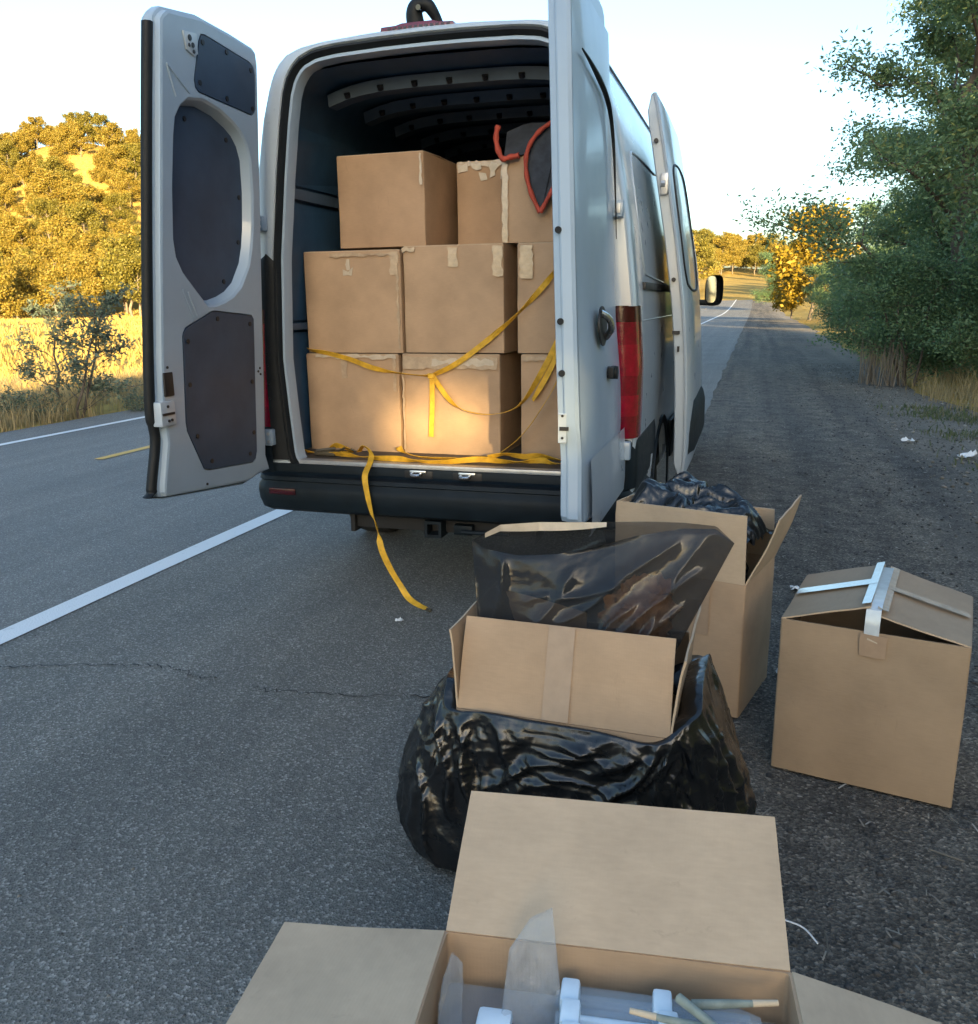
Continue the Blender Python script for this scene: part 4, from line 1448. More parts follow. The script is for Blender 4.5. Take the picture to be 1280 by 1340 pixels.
# the bin bag round box B: slack film puffed out round the carton, creased from its two upper corners
hw, hd, hh = .545 / 2 + .004, .42 / 2 + .004, .485
nu, nv = 300, 136
th_ = np.linspace(0, 2 * np.pi, nu, endpoint=False)
PRL = ([0, .03, .12, .22, .30, .42, .50, .55], [.34, .43, .485, .49, .465, .41, .355, .32])
PRR = ([0, .03, .10, .20, .30, .42, .50, .58], [.34, .40, .445, .455, .432, .395, .36, .325])
PRF = ([0, .03, .10, .20, .30, .40, .47, .53], [.225, .246, .262, .268, .266, .258, .246, .226])
creases = [(-.21, .56, -.04, .50, .020), (-.21, .56, -.10, .37, .022), (-.15, .33, .16, .51, .030), (.09, .27, .245, .46, .026), (.245, .46, .29, .57, .022), (.04, .46, .14, .52, .014),
           (.30, .60, .37, .38, .026), (-.31, .47, -.27, .22, .030), (-.21, .56, -.245, .44, .018), (-.04, .50, .20, .53, .016), (-.11, .29, .07, .44, .020), (.11, .38, .255, .52, .018),
           (-.24, .42, -.19, .12, .024), (-.02, .22, .12, .05, .022), (.22, .30, .33, .10, .022), (-.38, .30, -.33, .05, .024), (.05, .25, .20, .20, .016), (-.16, .18, -.02, .12, .018)]
P0 = np.zeros((nu, nv, 3)); VIS = np.zeros((nu, nv)); NRM = np.zeros((nu, nv, 2))
for i in range(nu):
    c_, s_ = math.cos(th_[i]), math.sin(th_[i])
    # height of the upper edge: sagging in front, standing up at the two ends
    ztop = .50 + .055 * abs(c_) ** 3 * (1.25 if c_ > 0 else .95) - .012 * max(0, -s_) + .010 * math.sin(th_[i] * 7 + 1)
    for j in range(nv):
        v_ = j / (nv - 1)
        z = ztop * (1 - v_) ** 1.05
        ax = float(np.interp(z, *(PRR if c_ > 0 else PRL)))
        ay = float(np.interp(z, *PRF)) * (1.08 if s_ > 0 else 1)
        e = .38 + .30 * math.sin(math.pi * min(1, v_ * 1.1))
        x = ax * math.copysign(abs(c_) ** e, c_); y = ay * math.copysign(abs(s_) ** e, s_)
        o = 0.0
        # gathered folds at the ends and the back
        g = max(abs(c_) ** 4, max(0, s_))
        o += g * (.026 * abs(noise.noise(Vector((th_[i] * 5.0, z * 2.2, 3)))) * 2 - .012 + .012 * noise.noise(Vector((th_[i] * 11, z * 6, 8))))
        fq = .30 if s_ < -.3 and abs(c_) < .85 else .8
        o += fq * .008 * noise.noise(Vector((x * 9, y * 9, z * 9)))
        q1 = Vector((x * 5 + z * 9, y * 7, z * 4 - x * 3)); q2 = Vector((x * 13 - z * 10 + 4, y * 12, z * 15))
        o += fq * .013 * (1 - min(1, 2.2 * abs(noise.noise(q1)))) ** 2.2 + fq * .004 * (1 - min(1, 2.5 * abs(noise.noise(q2)))) ** 2
        o *= min(1, 10 * v_)
        VIS[i, j] = min(1, 10 * v_) * (1.0 if s_ < .1 else max(0, 1 - (s_ - .1) / .2))
        r_ = math.hypot(x, y) + 1e-6
        nx_, ny_ = x / r_ * .7, y / r_ * .7
        if abs(s_) > abs(c_) * .8: nx_, ny_ = 0.15 * math.copysign(1, x), math.copysign(1, y)
        NRM[i, j] = (nx_, ny_)
        P0[i, j] = (x + nx_ * o, y + ny_ * o, max(.006, z + o * .25 * (v_ < .9)))
rngC = np.random.default_rng(44)
fine = []
for cx_, cz_, a0, a1 in ((-.22, .55, -95, -8), (.29, .58, 180, 268), (-.22, .55, -130, -60), (.30, .58, 250, 300)):
    for q in range(17):
        a = R(rngC.uniform(a0, a1)); r0 = rngC.uniform(.03, .30); L = rngC.uniform(.07, .24)
        p = (cx_ + r0 * math.cos(a), cz_ + r0 * math.sin(a))
        a += rngC.normal(0, .18)
        fine.append((p[0], p[1], p[0] + L * math.cos(a), p[1] + L * math.sin(a), rngC.uniform(.003, .009), rngC.uniform(.003, .006)))
XX, ZZ = P0[..., 0].copy(), P0[..., 2].copy()
OO = np.zeros((nu, nv))
for k, c in enumerate([c + (.011,) for c in creases] + fine):
    xa, za, xb, zb, am, wd = c
    L = math.hypot(xb - xa, zb - za); ux, uz = (xb - xa) / L, (zb - za) / L
    tt = ((XX - xa) * ux + (ZZ - za) * uz) / L
    dd = -(XX - xa) * uz + (ZZ - za) * ux + .010 * np.sin(7 * tt + k)
    tp = np.clip((tt + .2) * 3, 0, 1) * np.clip((1.2 - tt) * 3, 0, 1)
    OO += am * tp * (np.exp(-np.abs(dd) / wd) - .35 * np.exp(-((dd - 2.6 * wd * (-1) ** k) / (2 * wd)) ** 2))
P0[..., :2] += NRM * (OO * VIS)[..., None]
def restB(du, dv):
    f = 1.03 if (du == 0 or dv == 0) else 1.03
    return np.linalg.norm(np.roll(P0, (-du, -dv), (0, 1)) - P0, axis=2) * f
def colB(Q):
    Q = Q.copy()
    Q[..., 2] = np.maximum(Q[..., 2], .006)
    dx = hw + .004 - np.abs(Q[..., 0]); dy = hd + .004 - np.abs(Q[..., 1]); dz = hh - Q[..., 2]
    ins = (dx > 0) & (dy > 0) & (dz > 0)
    mx = ins & (dx <= dy); my = ins & (dy < dx)
    Q[..., 0] += np.where(mx, np.sign(Q[..., 0]) * dx, 0)
    Q[..., 1] += np.where(my, np.sign(Q[..., 1]) * dy, 0)
    return Q
pinB = np.zeros((nu, nv), bool)
pinB[:, 0] = True
PB = settle(P0, restB, pinB, colB, 4, True, grav=.0002, push=lambda Q, it: (P0 - Q) * .4, noise_amp=.0012, bend=.03, seed=8)
# film folded inward over the carton's rim
lip = PB[:, :1].copy(); lip[..., :2] *= np.array([.86, .80]); lip[..., 2] -= .02
lip2 = PB[:, :1].copy(); lip2[..., :2] *= np.array([.80, .72]); lip2[..., 2] -= .10
PB = np.concatenate([lip2, lip, PB], 1)
Mw = np.array(XB)
PBw = PB @ Mw[:3, :3].T + Mw[:3, 3]
bagB = grid_obj('bin_bag', PBw, M['bag'], wrap=True, loc=(1.105, -1.87, 0))
tag(bagB, 'glossy black bin bag draped around the lower half of a cardboard box', 'trash bag')

# black bag lining box A, crumpled over what is in it
n1, n2 = 90, 76
U, Vv = np.meshgrid(np.linspace(-1, 1, n1), np.linspace(-1, 1, n2), indexing='ij')
Z = .655 + .105 * (1 - U ** 4) * (1 - Vv ** 4) + .02 * (U < 0)
P0a = np.stack([U * .245, Vv * .20, Z - .03 * U], -1)
for i in range(n1):
    for j in range(n2):
        P0a[i, j, 2] += .055 * noise.noise(Vector((U[i, j] * 2.2 + 4, Vv[i, j] * 2.0, 1.3))) + .030 * (1 - min(1, 2 * abs(noise.noise(Vector((U[i, j] * 1.8 - Vv[i, j] * 2.6, Vv[i, j] * 2.2, 7.1)))))) ** 2
restA = lambda du, dv: np.linalg.norm(np.roll(P0a, (-du, -dv), (0, 1)) - P0a, axis=2) * 1.05
pinA = np.zeros((n1, n2), bool)
pinA[0] = pinA[-1] = True
pinA[:, 0] = pinA[:, -1] = True
PA = settle(P0a, restA, pinA, lambda Q: np.concatenate([np.clip(Q[..., :1], -.246, .246), np.clip(Q[..., 1:2], -.205, .205), np.maximum(Q[..., 2:], .56)], -1), 60, False, grav=.0, noise_amp=.002, bend=.10, seed=2)
Ma = np.array(XA)
bagA = grid_obj('bin_bag', PA @ Ma[:3, :3].T + Ma[:3, 3], M['bag'], loc=(1.336, -.686, 0.5))
tag(bagA, 'crumpled black bag filling the tall open box close behind the van', 'trash bag')
# loose sheet of it hanging over the right rim
mb = MB()
rows = []
for i, u in enumerate(np.linspace(0, 1, 14)):
    rows.append([XA @ Vector((.10 + .15 * u, -.19 + .03 * v_ + .02 * math.sin(9 * u + 4 * v_), .69 - .10 * u - .10 * v_ * (.3 + u) + .02 * math.sin(11 * u + 7 * v_))) for v_ in np.linspace(0, 1, 8)])
mb.grid(rows)
mb.build('bag_fold', M['bag'], bagA, 180)

# smoky clear bag standing in box B
M['smoke'] = film_mat('smoky_clear_film', (.52, .52, .53), .46, .11, (.044, .048, .054), 5, .12)
def bag_sheet(top, bot, n1_, n2_, bulge, seed, slack=1.035, wr=.03, its=90):
    T = resample(top, n1_); B_ = resample(bot, n1_)
    s = np.linspace(0, 1, n2_)[None, :, None]
    P = B_[:, None, :] * (1 - s) + T[:, None, :] * s
    u = np.linspace(0, 1, n1_)[:, None]; v_ = np.linspace(0, 1, n2_)[None, :]
    P[..., 1] += bulge * np.sin(np.pi * u) * np.sin(np.pi * (.12 + .80 * v_))
    r = lambda du, dv: np.linalg.norm(np.roll(P, (-du, -dv), (0, 1)) - P, axis=2) * slack
    pin = np.zeros((n1_, n2_), bool)
    pin[0] = pin[-1] = True
    pin[:, 0] = True; pin[:, -1] = True
    for i in range(n1_):
        for j in range(n2_):
            if not pin[i, j]:
                P[i, j, 1] += wr * noise.noise(Vector((i / n1_ * 3.1 + seed, j / n2_ * 2.2 + i / n1_ * 1.5, seed * 1.7)))
    return settle(P, r, pin, lambda Q: Q, its, False, grav=0.0, noise_amp=.0008, bend=.25, seed=seed)
topf = [(.815, -1.885, .880), (.86, -1.905, .866), (.95, -1.915, .858), (1.05, -1.91, .868), (1.15, -1.90, .892), (1.25, -1.89, .925), (1.36, -1.88, .948), (1.44, -1.875, .950), (1.485, -1.87, .915)]
topb = [(.815, -1.885, .880), (.87, -1.80, .905), (.97, -1.76, .908), (1.08, -1.765, .915), (1.18, -1.79, .928), (1.27, -1.83, .945), (1.36, -1.865, .957), (1.44, -1.87, .955), (1.485, -1.87, .915)]
botf = [(.842, -1.925, .66), (1.0, -1.945, .62), (1.2, -1.945, .61), (1.352, -1.91, .62), (1.356, -1.90, .625)]
botb = [(.842, -1.915, .66), (1.0, -1.74, .60), (1.2, -1.73, .60), (1.352, -1.88, .62), (1.356, -1.90, .625)]
f_ = bag_sheet(topf, botf, 96, 46, -.030, 4, 1.0, .016, 6)
b_ = bag_sheet(topb, botb, 96, 46, .03, 6, 1.0, .014, 6)
def film_creases(P, lines):
    n1_, n2_ = P.shape[:2]
    for i in range(1, n1_ - 1):
        for j in range(1, n2_ - 1):
            u, v_ = i / (n1_ - 1), j / (n2_ - 1)
            for k, (ua, va, ub, vb, am, wd) in enumerate(lines):
                L = math.hypot(ub - ua, vb - va); ux, uv = (ub - ua) / L, (vb - va) / L
                t_ = ((u - ua) * ux + (v_ - va) * uv) / L; d_ = -(u - ua) * uv + (v_ - va) * ux + .01 * math.sin(7 * t_ + k)
                if -.2 < t_ < 1.2:
                    P[i, j, 1] -= 1.5 * am * math.exp(-abs(d_) / wd) * min(1, (t_ + .2) * 4) * min(1, (1.2 - t_) * 4) * min(1, 6 * min(u, 1 - u, v_ + .05, 1.05 - v_))
film_creases(f_, [(.45, .35, .75, .85, .016, .03), (.62, .10, .95, .75, .022, .03), (.72, .0, .97, .55, .018, .025), (.30, .15, .42, .75, .010, .03), (.10, .0, .16, 1.0, .016, .02), (.42, .55, .62, .62, .012, .03), (.55, .05, .70, .45, .016, .025), (.80, .2, .88, .9, .012, .02), (.25, .5, .33, .6, .008, .02)])
film_creases(b_, [(.2, .3, .5, .8, .012, .04), (.6, .2, .8, .9, .014, .04)])
sm = grid_obj('smoky_bag', f_, M['smoke'], loc=(1.1, -1.88, .6))
tag(sm, 'large smoky see-through plastic bag standing open in the box wrapped with the bin bag', 'plastic bag')
grid_obj('back_sheet', b_, M['smoke'], sm)
mb = MB()
mb.grid([[tuple(b_[i, -1] + np.array([0, -.003, .0])), tuple(b_[i, -1] + np.array([0, -.006, -.012 - .012 * math.sin(math.pi * (i - 6) / 44)]))] for i in range(6, 51)])
mb.build('bag_mouth_glint', M['tape_white'], sm, 60)  # pale strip painted as the sky's glint on the mouth's inner film
M['brown'] = plain('crumpled_brown_contents', (.46, .21, .08), 0.5, 0, 0.6, 18, 0.8, 30)
mb = MB()
rows = []
for i in range(30):
    a = math.pi * i / 29
    row = []
    for j in range(36):
        q = 2 * math.pi * j / 36
        d_ = Vector((math.sin(a) * math.cos(q), math.sin(a) * math.sin(q), math.cos(a)))
        r_ = 1 + .38 * noise.noise(d_ * 3.2 + Vector((2, 7, 1))) + .22 * noise.noise(d_ * 8)
        row.append((1.26 + d_.x * .085 * r_ + .02 * d_.z, -1.880 + d_.y * .035 * r_, .725 + d_.z * .085 * r_))
    row.append(row[0]); rows.append(row)
mb.grid(rows)
tag(mb.build('crumpled_paper', M['brown'], None, 60, loc=(1.27, -1.855, .62)), 'crumpled brown lump seen through the smoky plastic bag', 'packaging')
mb = MB()
mb.grid([[(x, -1.84 - .02 * math.sin(6 * x), z + .02 * math.sin(9 * x)) for z in (.60, .66, .705)] for x in np.linspace(.88, 1.12, 8)])
tag(mb.build('folded_card', M['card'], None, 40, loc=(1.0, -1.84, .6)), 'folded cardboard sheet leaning inside the smoky plastic bag', 'cardboard')

# ------------------------------------------------------------------ what is in the nearest box
M['clear'] = film_mat('clear_pack_film', (.92, .95, .98), .20, .10, (.60, .68, .74), 20, .3)
M['clear_bag'] = film_mat('thin_clear_bag', (.92, .94, .96), .22, .14, (.55, .60, .64), 9, .3)
M['clip'] = plain('pale_plastic_cap', (.66, .76, .82), 0.4, 0, 0.06, 20)
M['cone'] = plain('grey_green_paper_cone', (.22, .245, .205), 0.8, 0, 0.25, 40, 0.4, 120)
M['tip'] = plain('tan_paper_tip', (.56, .44, .30), 0.8, 0, 0.12, 40)
names = ['back row', 'second row', 'third row', 'front row']
def LD(x, y, z): return XD @ Vector((x, y, z))
mb = MB().box((-.265, -.225, .30), (.265, .225, .315)); 
fl = MB()
rows = [(.180, .418), (.132, .424), (.084, .428), (.034, .430), (-.018, .430), (-.073, .430)]
lab = ['clear pack with white caps at the back of the nearest open box', 'second clear pack from the back wall of the nearest box', 'third clear pack from the back wall of the nearest box', 'fourth clear pack from the back wall of the nearest box', 'fifth clear pack from the back wall of the nearest box', 'sixth clear pack from the back wall, at the front of the nearest box']
for k, (yy, zz) in enumerate(rows):
    tk = thing('clear_pack', lab[k], 'plastic pack', LD(.05, yy, .37), 'clear packs in the nearest box')
    mb = MB()
    x0 = -.085 + .004 * (k % 3); x1 = .228 - .006 * (k % 2)
    Pq = [LD(x0 + (x1 - x0) * u, yy - .004 * math.sin(3 * u + k) - .02 * u * 0, zz + .003 * math.sin(4 * u + k)) for u in np.linspace(0, 1, 10)]
    rws = []
    e2 = (LD(0, 1, 0) - LD(0, 0, 0)).normalized()
    for i, p in enumerate(Pq):
        r_ = .021 * (1 if 0 < i < 9 else .55)
        rws.append([tuple(p + e2 * (r_ * math.copysign(abs(math.cos(a)) ** .7, math.cos(a))) + Vector((0, 0, 1)) * (.85 * r_ * math.copysign(abs(math.sin(a)) ** .7, math.sin(a)))) for a in np.linspace(0, 2 * math.pi, 15)])
    mb.grid(rws); mb.add(rws[0][:-1], [tuple(range(14))]); mb.add(rws[-1][:-1], [tuple(range(14))])
    mb.build('film', M['clear'], tk, 40)
    mb = MB()
    for dy in (-.008, .008):
        mb.tube([LD(x0 + .02, yy + dy, zz - .002), LD(x1 - .015, yy + dy, zz - .002)], .0065, 8)
    mb.build('tube_insert', M['clip'] if k % 2 else M['clear'], tk, 40)
    for xc in (x0 + .022, x0 + .165 + .004 * k):
        mb = MB()
        mb.box((xc - .015, yy - .024, zz - .020), (xc + .015, yy + .024, zz + .0225), .006, xf=XD)
        mb.build('cap', M['clip'], tk, 40)
cones = [((.120, .158, .458), (.250, .178, .463), 'paper cone pointing right at the back, its tan tip above the box wall'),
         ((.100, .158, .470), (.200, .070, .466), 'paper cone lying slantwise over the clear packs, tip towards the viewer'),
         ((.165, .112, .458), (.030, .128, .462), 'paper cone with its tan tip pointing left over the clear packs'),
         ((.10, .085, .464), (.215, .040, .468), 'lowest paper cone, lying across the front clear packs')]
for a, b, lb in cones:
    tk = thing('paper_cone', lb, 'paper cone', LD(*a), 'rolled paper cones on the clear packs')
    A_, B_ = LD(*a), LD(*b)
    mb = MB(); mb.tube([A_, A_ + (B_ - A_) * .02, A_ + (B_ - A_) * .4, A_ + (B_ - A_) * .72], [.003, .0075, .0066, .0048], 12)
    mb.build('cone_body', M['cone'], tk, 50)
    mb = MB(); mb.tube([A_ + (B_ - A_) * .71, B_], [.0052, .0043], 12)
    mb.build('cone_tip', M['tip'], tk, 50)
# clear bags standing up in the box
def upright_bag(label, pts_b, pts_t, loc, seed, bul=.03):
    P = bag_sheet(pts_t, pts_b, 40, 40, bul, seed, 1.03, .012)
    o = grid_obj('clear_bag', P, M['clear_bag'], loc=loc)
    tag(o, label, 'plastic bag', 'thin clear bags in the nearest box')
    P2 = bag_sheet(pts_t, pts_b, 40, 40, -bul * .6, seed + 1, 1.03, .012)
    grid_obj('front_sheet', P2, M['clear_bag'], o)
upright_bag('thin clear bag standing up in the nearest box, beside the white caps', [tuple(LD(-.17, .13, .38)), tuple(LD(-.12, .15, .38)), tuple(LD(-.07, .16, .38))],
            [tuple(LD(-.160, .18, .50)), tuple(LD(-.130, .195, .545)), tuple(LD(-.095, .205, .565))], tuple(LD(-.13, .14, .38)), 21, .02)
upright_bag('thin clear bag tucked into the left rear corner of the nearest box', [tuple(LD(-.268, .10, .33)), tuple(LD(-.25, .13, .33)), tuple(LD(-.235, .15, .33))],
            [tuple(LD(-.268, .16, .43)), tuple(LD(-.255, .185, .475)), tuple(LD(-.24, .20, .445))], tuple(LD(-.25, .13, .33)), 31, .012)
mb = MB()
mb.box((-.205, .115, .392), (-.150, .155, .412), .008, xf=XD)
tag(mb.build('foam_piece', M['clip'], None, 40, loc=tuple(LD(-.17, .14, .405))), 'pale blue plastic piece lying left of the clear packs in the nearest box', 'packaging')
# filler under the packs
mb = MB()
mb.box((-.268, -.228, .008), (.268, .215, .395), .01, xf=XD)
tag(mb.build('packing_stack', M['clear_bag'], None, 40, loc=tuple(LD(0, 0, 0.008))), 'layer of bagged packs filling the bottom of the nearest box', 'packaging')

# ------------------------------------------------------------------ straps
def strap(label, runs, width=.028, group='yellow tie-down straps', loc=None, extra=None):
    mb = MB()
    for pts, sides in runs:
        if not isinstance(sides[0], (tuple, list, Vector)): sides = [sides] * len(pts)
        if len(sides) != len(pts): sides = [sides[0]] * len(pts)
        ribbon(mb, pts, sides, width)
    o = mb.build('tie_down_strap', M['strap'], None, 50, loc=loc or runs[0][0][0])
    tag(o, label, 'strap', group)
    return o
UPV, RTV, BK = (0, 0, 1), (1, 0, 0), (0, 1, 0)
YS = .317
s1 = strap('yellow strap stretched slack across the cardboard boxes, with a short tail hanging from its middle',
      [([(-.845, YS + .03, 1.252), (-.806, YS, 1.248), (-.715, YS - .008, 1.236), (-.579, YS - .012, 1.204), (-.446, YS - .014, 1.160), (-.314, YS - .016, 1.136), (-.162, YS - .02, 1.122), (-.106, YS - .02, 1.124)],
        [(0, -.8, .6), (0, -.8, .6), (0, -.5, .9), (0, -.3, 1), (0, -.2, 1), (0, -.9, .4), (0, -.9, .3), (0, -.5, .8)]),
       ([(-.112, YS - .022, 1.120), (.032, YS - .018, 1.187), (.2, YS - .014, 1.305), (.362, YS - .014, 1.438), (.48, YS - .018, 1.555), (.538, YS - .02, 1.62), (.62, YS - .03, 1.71), (.80, YS - .06, 1.88)],
        [(0, -.8, .6), (0, -.2, 1), (0, -.1, 1), (0, -.9, .3), (0, -.1, 1), (0, -.6, .8), (0, -.95, .2), (0, -.9, .3)]),
       ([(-.104, YS - .026, 1.13), (-.104, YS - .026, 1.06), (-.108, YS - .024, .95), (-.118, YS - .022, .80)], [RTV, RTV, RTV, RTV]),
       ([(-.100, YS - .028, 1.126), (-.035, YS - .026, 1.03), (.02, YS - .03, .975), (.069, YS - .03, .949), (.15, YS - .04, .933), (.237, YS - .05, .933), (.33, YS - .05, .955), (.402, YS - .04, 1.01), (.49, YS - .03, 1.153), (.575, YS - .02, 1.32), (.66, YS - .02, 1.50)],
        [(.6, -.1, .7), (.6, -.1, .7), (.4, -.6, .5), (0, -1, .2), (0, -1, .05), (0, -1, .05), (0, -1, .1), (-.3, -.8, .2), (-.6, -.2, .3), (-.7, -.1, .3), (-.7, -.1, .3)])], loc=(-.1, .30, .8))
mb = MB()
mb.box((-.125, YS - .036, 1.108), (-.088, YS - .016, 1.136), .007)
mb.build('strap_knot', M['strap'], s1, 50)
strap('yellow strap end slanting down over the right hand boxes beside the open right door', [
       ([(.66, YS - .03, 1.56), (.60, YS - .02, 1.362), (.545, YS - .02, 1.20), (.49, YS - .02, 1.09), (.438, YS - .02, 1.005)], [(.9, -.1, .3), (.8, -.3, .3), (.9, -.1, .3), (.9, -.2, .3), (.7, -.6, .3)])], .030, loc=(.44, .30, 1.0))
strap('dark edge-on strap loop hanging low in front of the bottom right box', [
       ([(.66, YS - .03, 1.36), (.60, YS - .03, 1.20), (.56, YS - .035, 1.09), (.50, YS - .04, .985), (.43, YS - .04, .88), (.36, YS - .05, .80), (.277, YS - .05, .735), (.24, YS - .06, .716)], [(.1, -1, 0), (.3, -.9, 0), (.3, -.9, .1), (.1, -1, 0), (.05, -1, 0), (.05, -1, 0), (.1, -1, .2), (.1, -1, .3)])], .026, loc=(.28, .28, .72))
zf = .704
heap = strap('tangled yellow strap heaped along the van sill, one end hanging to the road', [
       ([(-.80, .17, zf + .012), (-.72, .15, zf + .010), (-.62, .12, zf + .014), (-.52, .09, zf + .018), (-.42, .075, zf + .012), (-.33, .06, zf + .012), (-.22, .07, zf + .012), (-.12, .05, zf + .010), (-.03, .035, zf + .008), (.06, .055, zf + .010), (.14, .09, zf + .016), (.23, .10, zf + .022), (.33, .10, zf + .016), (.42, .12, zf + .012), (.52, .15, zf + .02), (.60, .13, zf + .010), (.70, .16, zf + .010)],
        [(0, -.6, .6), (0, -.9, .3), (.2, -.8, .6), (0, -.5, .9), (0, -.9, .3), (0, -.5, .8), (0, -.2, 1), (0, -.8, .5), (0, -.7, .7), (0, -.6, .8), (0, -.3, 1), (0, -.2, 1), (0, -.6, .8), (0, -.9, .4), (0, -.2, 1), (0, -.9, .3), (0, -.9, .2)]),
       ([(.24, .16, zf + .02), (.32, .17, zf + .040), (.42, .19, zf + .028), (.50, .20, zf + .034), (.60, .21, zf + .014), (.68, .18, zf + .012)], [(0, -.3, 1), (0, -.8, .5), (0, -.3, 1), (0, -.5, .8), (0, -.9, .4), (0, -.9, .3)]),
       ([(-.26, .20, zf + .030), (-.25, .16, zf + .055), (-.20, .14, zf + .030), (-.12, .13, zf + .014), (.02, .13, zf + .012), (.16, .12, zf + .014)], [(1, 0, .3), (1, 0, .2), (.3, -.8, .3), (0, -.9, .4), (0, -.8, .5), (0, -.7, .6)]),
       ([(-.66, .20, zf + .03), (-.60, .15, zf + .055), (-.54, .13, zf + .045), (-.53, .17, zf + .02), (-.60, .19, zf + .012), (-.68, .15, zf + .016)], [(0, -.9, .5), (0, -.5, .9), (.3, -.7, .7), (0, -.9, .4), (0, -.8, .5), (0, -.8, .5)]),
       ([(-.46, .12, zf + .03), (-.42, .09, zf + .065), (-.375, .06, zf + .050), (-.350, .03, zf + .020), (-.335, -.025, zf - .002), (-.322, -.115, .655), (-.308, -.125, .56), (-.290, -.120, .46), (-.275, -.10, .39), (-.245, -.12, .28), (-.208, -.10, .17), (-.165, -.085, .085), (-.115, -.105, .030), (-.05, -.14, .010), (.012, -.175, .006)],
        [(0, -.9, .4), (.2, -.9, .3), (.6, -.7, .3), (1, -.2, 0), (1, 0, 0), (1, 0, 0), (1, -.2, 0), (.8, -.6, 0), (.25, -1, 0), (.8, .6, 0), (1, .2, 0), (.9, .1, .2), (.6, .7, .4), (.4, .9, .3), (.4, .9, 0)])], .031, loc=(-.33, 0, zf))
mb = MB()
mb.box((-.72, .11, zf + .002), (-.60, .165, zf + .026), .006)
mb.tube([(-.70, .10, zf + .03), (-.62, .165, zf + .034)], .009)
mb.tube([(-.60, .14, zf + .02), (-.54, .13, zf + .05), (-.50, .15, zf + .03)], .006)
mb.build('ratchet', M['hook'], heap, 40)
mb = MB()
mb.tube(smooth_path([(.012, -.175, .008), (.030, -.187, .014), (.045, -.20, .012), (.040, -.212, .010), (.026, -.205, .010)], 4), .005, 6)
mb.build('strap_hook', M['hook'], heap, 60)

# moving blanket over the top right box
mb = MB()
YB = .425
def sheet(poly_top, poly_bot, y0, y1, n=14, wav=.012, ph=0):
    T = resample(poly_top, n); B_ = resample(poly_bot, n)
    rows = []
    for i in range(n):
        row = []
        for k in range(9):
            s = k / 8
            x = B_[i][0] * (1 - s) + T[i][0] * s; z = B_[i][1] * (1 - s) + T[i][1] * s
            row.append((x, y0 + (y1 - y0) * s + wav * math.sin(9 * x + 5 * z + ph) * 1.0, z))
        rows.append(row)
    return rows
a = sheet([(.238, 2.335), (.34, 2.37), (.47, 2.36), (.60, 2.39), (.80, 2.42)], [(.262, 2.190), (.33, 2.196), (.42, 2.208), (.55, 2.205), (.80, 2.205)], .405, .55)
b_ = sheet([(.555, 2.352), (.66, 2.39), (.80, 2.41)], [(.460, 1.925), (.55, 2.07), (.70, 2.10)], .39, .44, 14, .008, 2)
mid = sheet([(.40, 2.26), (.47, 2.32), (.555, 2.352)], [(.388, 2.09), (.42, 2.01), (.460, 1.925)], .385, .41, 10, .006, 2)
def thick(mb, rows, dy):
    mb.grid(rows); mb.grid([[(x, y + dy, z) for x, y, z in r] for r in rows])
thick(mb, a, .02); thick(mb, b_, .015); thick(mb, mid, .015)
top = [[(x, .55 + .35 * k / 4, z0 - .08 * (k / 4) ** 2) for k in range(5)] for x, z0 in ((.238, 2.335), (.34, 2.37), (.47, 2.36), (.60, 2.39), (.80, 2.42))]
mb.grid(top)
bk_ = mb.build('moving_blanket', M['blanket'], None, 60, loc=(.5, .5, 2.2))
tag(bk_, 'black padded blanket with red edging thrown over the top right cardboard box', 'blanket')
mb = MB()
def edge_tube(pts, r0=.013):
    P = smooth_path(pts, 6)
    mb.tube(P, [r0 * (1 + .15 * math.sin(i * 1.1)) for i in range(len(P))], 8)
edge_tube([(.238, .40, 2.335), (.228, .395, 2.29), (.236, .392, 2.23), (.262, .392, 2.182), (.30, .392, 2.187), (.345, .394, 2.192)], .014)
edge_tube([(.585, .385, 2.362), (.53, .380, 2.338), (.46, .378, 2.30), (.41, .376, 2.245), (.386, .374, 2.18), (.390, .372, 2.09), (.415, .370, 2.005), (.458, .370, 1.920)], .0115)
edge_tube([(.458, .370, 1.920), (.505, .372, 2.00), (.560, .374, 2.09), (.62, .376, 2.15), (.70, .38, 2.2)], .0115)
mb.build('blanket_edging', M['trim'], bk_, 60)

# ------------------------------------------------------------------ vegetation
def leaf_quads(C, size, rng, elong=2.0, droop=0.0, jitter=.35):
    """one pointed 4-vertex leaf per centre in C."""
    n = len(C)
    d = rng.normal(0, 1, (n, 3))
    d[:, 2] = d[:, 2] * .7 - droop
    d /= np.linalg.norm(d, axis=1, keepdims=True)
    a = rng.normal(0, 1, (n, 3))
    s = np.cross(d, a)
    s /= np.linalg.norm(s, axis=1, keepdims=True) + 1e-9
    L = (size * (1 + jitter * rng.uniform(-1, 1, n)))[:, None]
    Wd = L / elong
    nrm = np.cross(d, s)
    p0 = C - d * L * .5
    p1 = C + s * Wd * .5 + nrm * L * .08
    p2 = C + d * L * .5
    p3 = C - s * Wd * .5 + nrm * L * .08
    V = np.stack([p0, p1, p2, p3], 1).reshape(-1, 3)
    F = np.arange(4 * n).reshape(-1, 4)
    return V, F

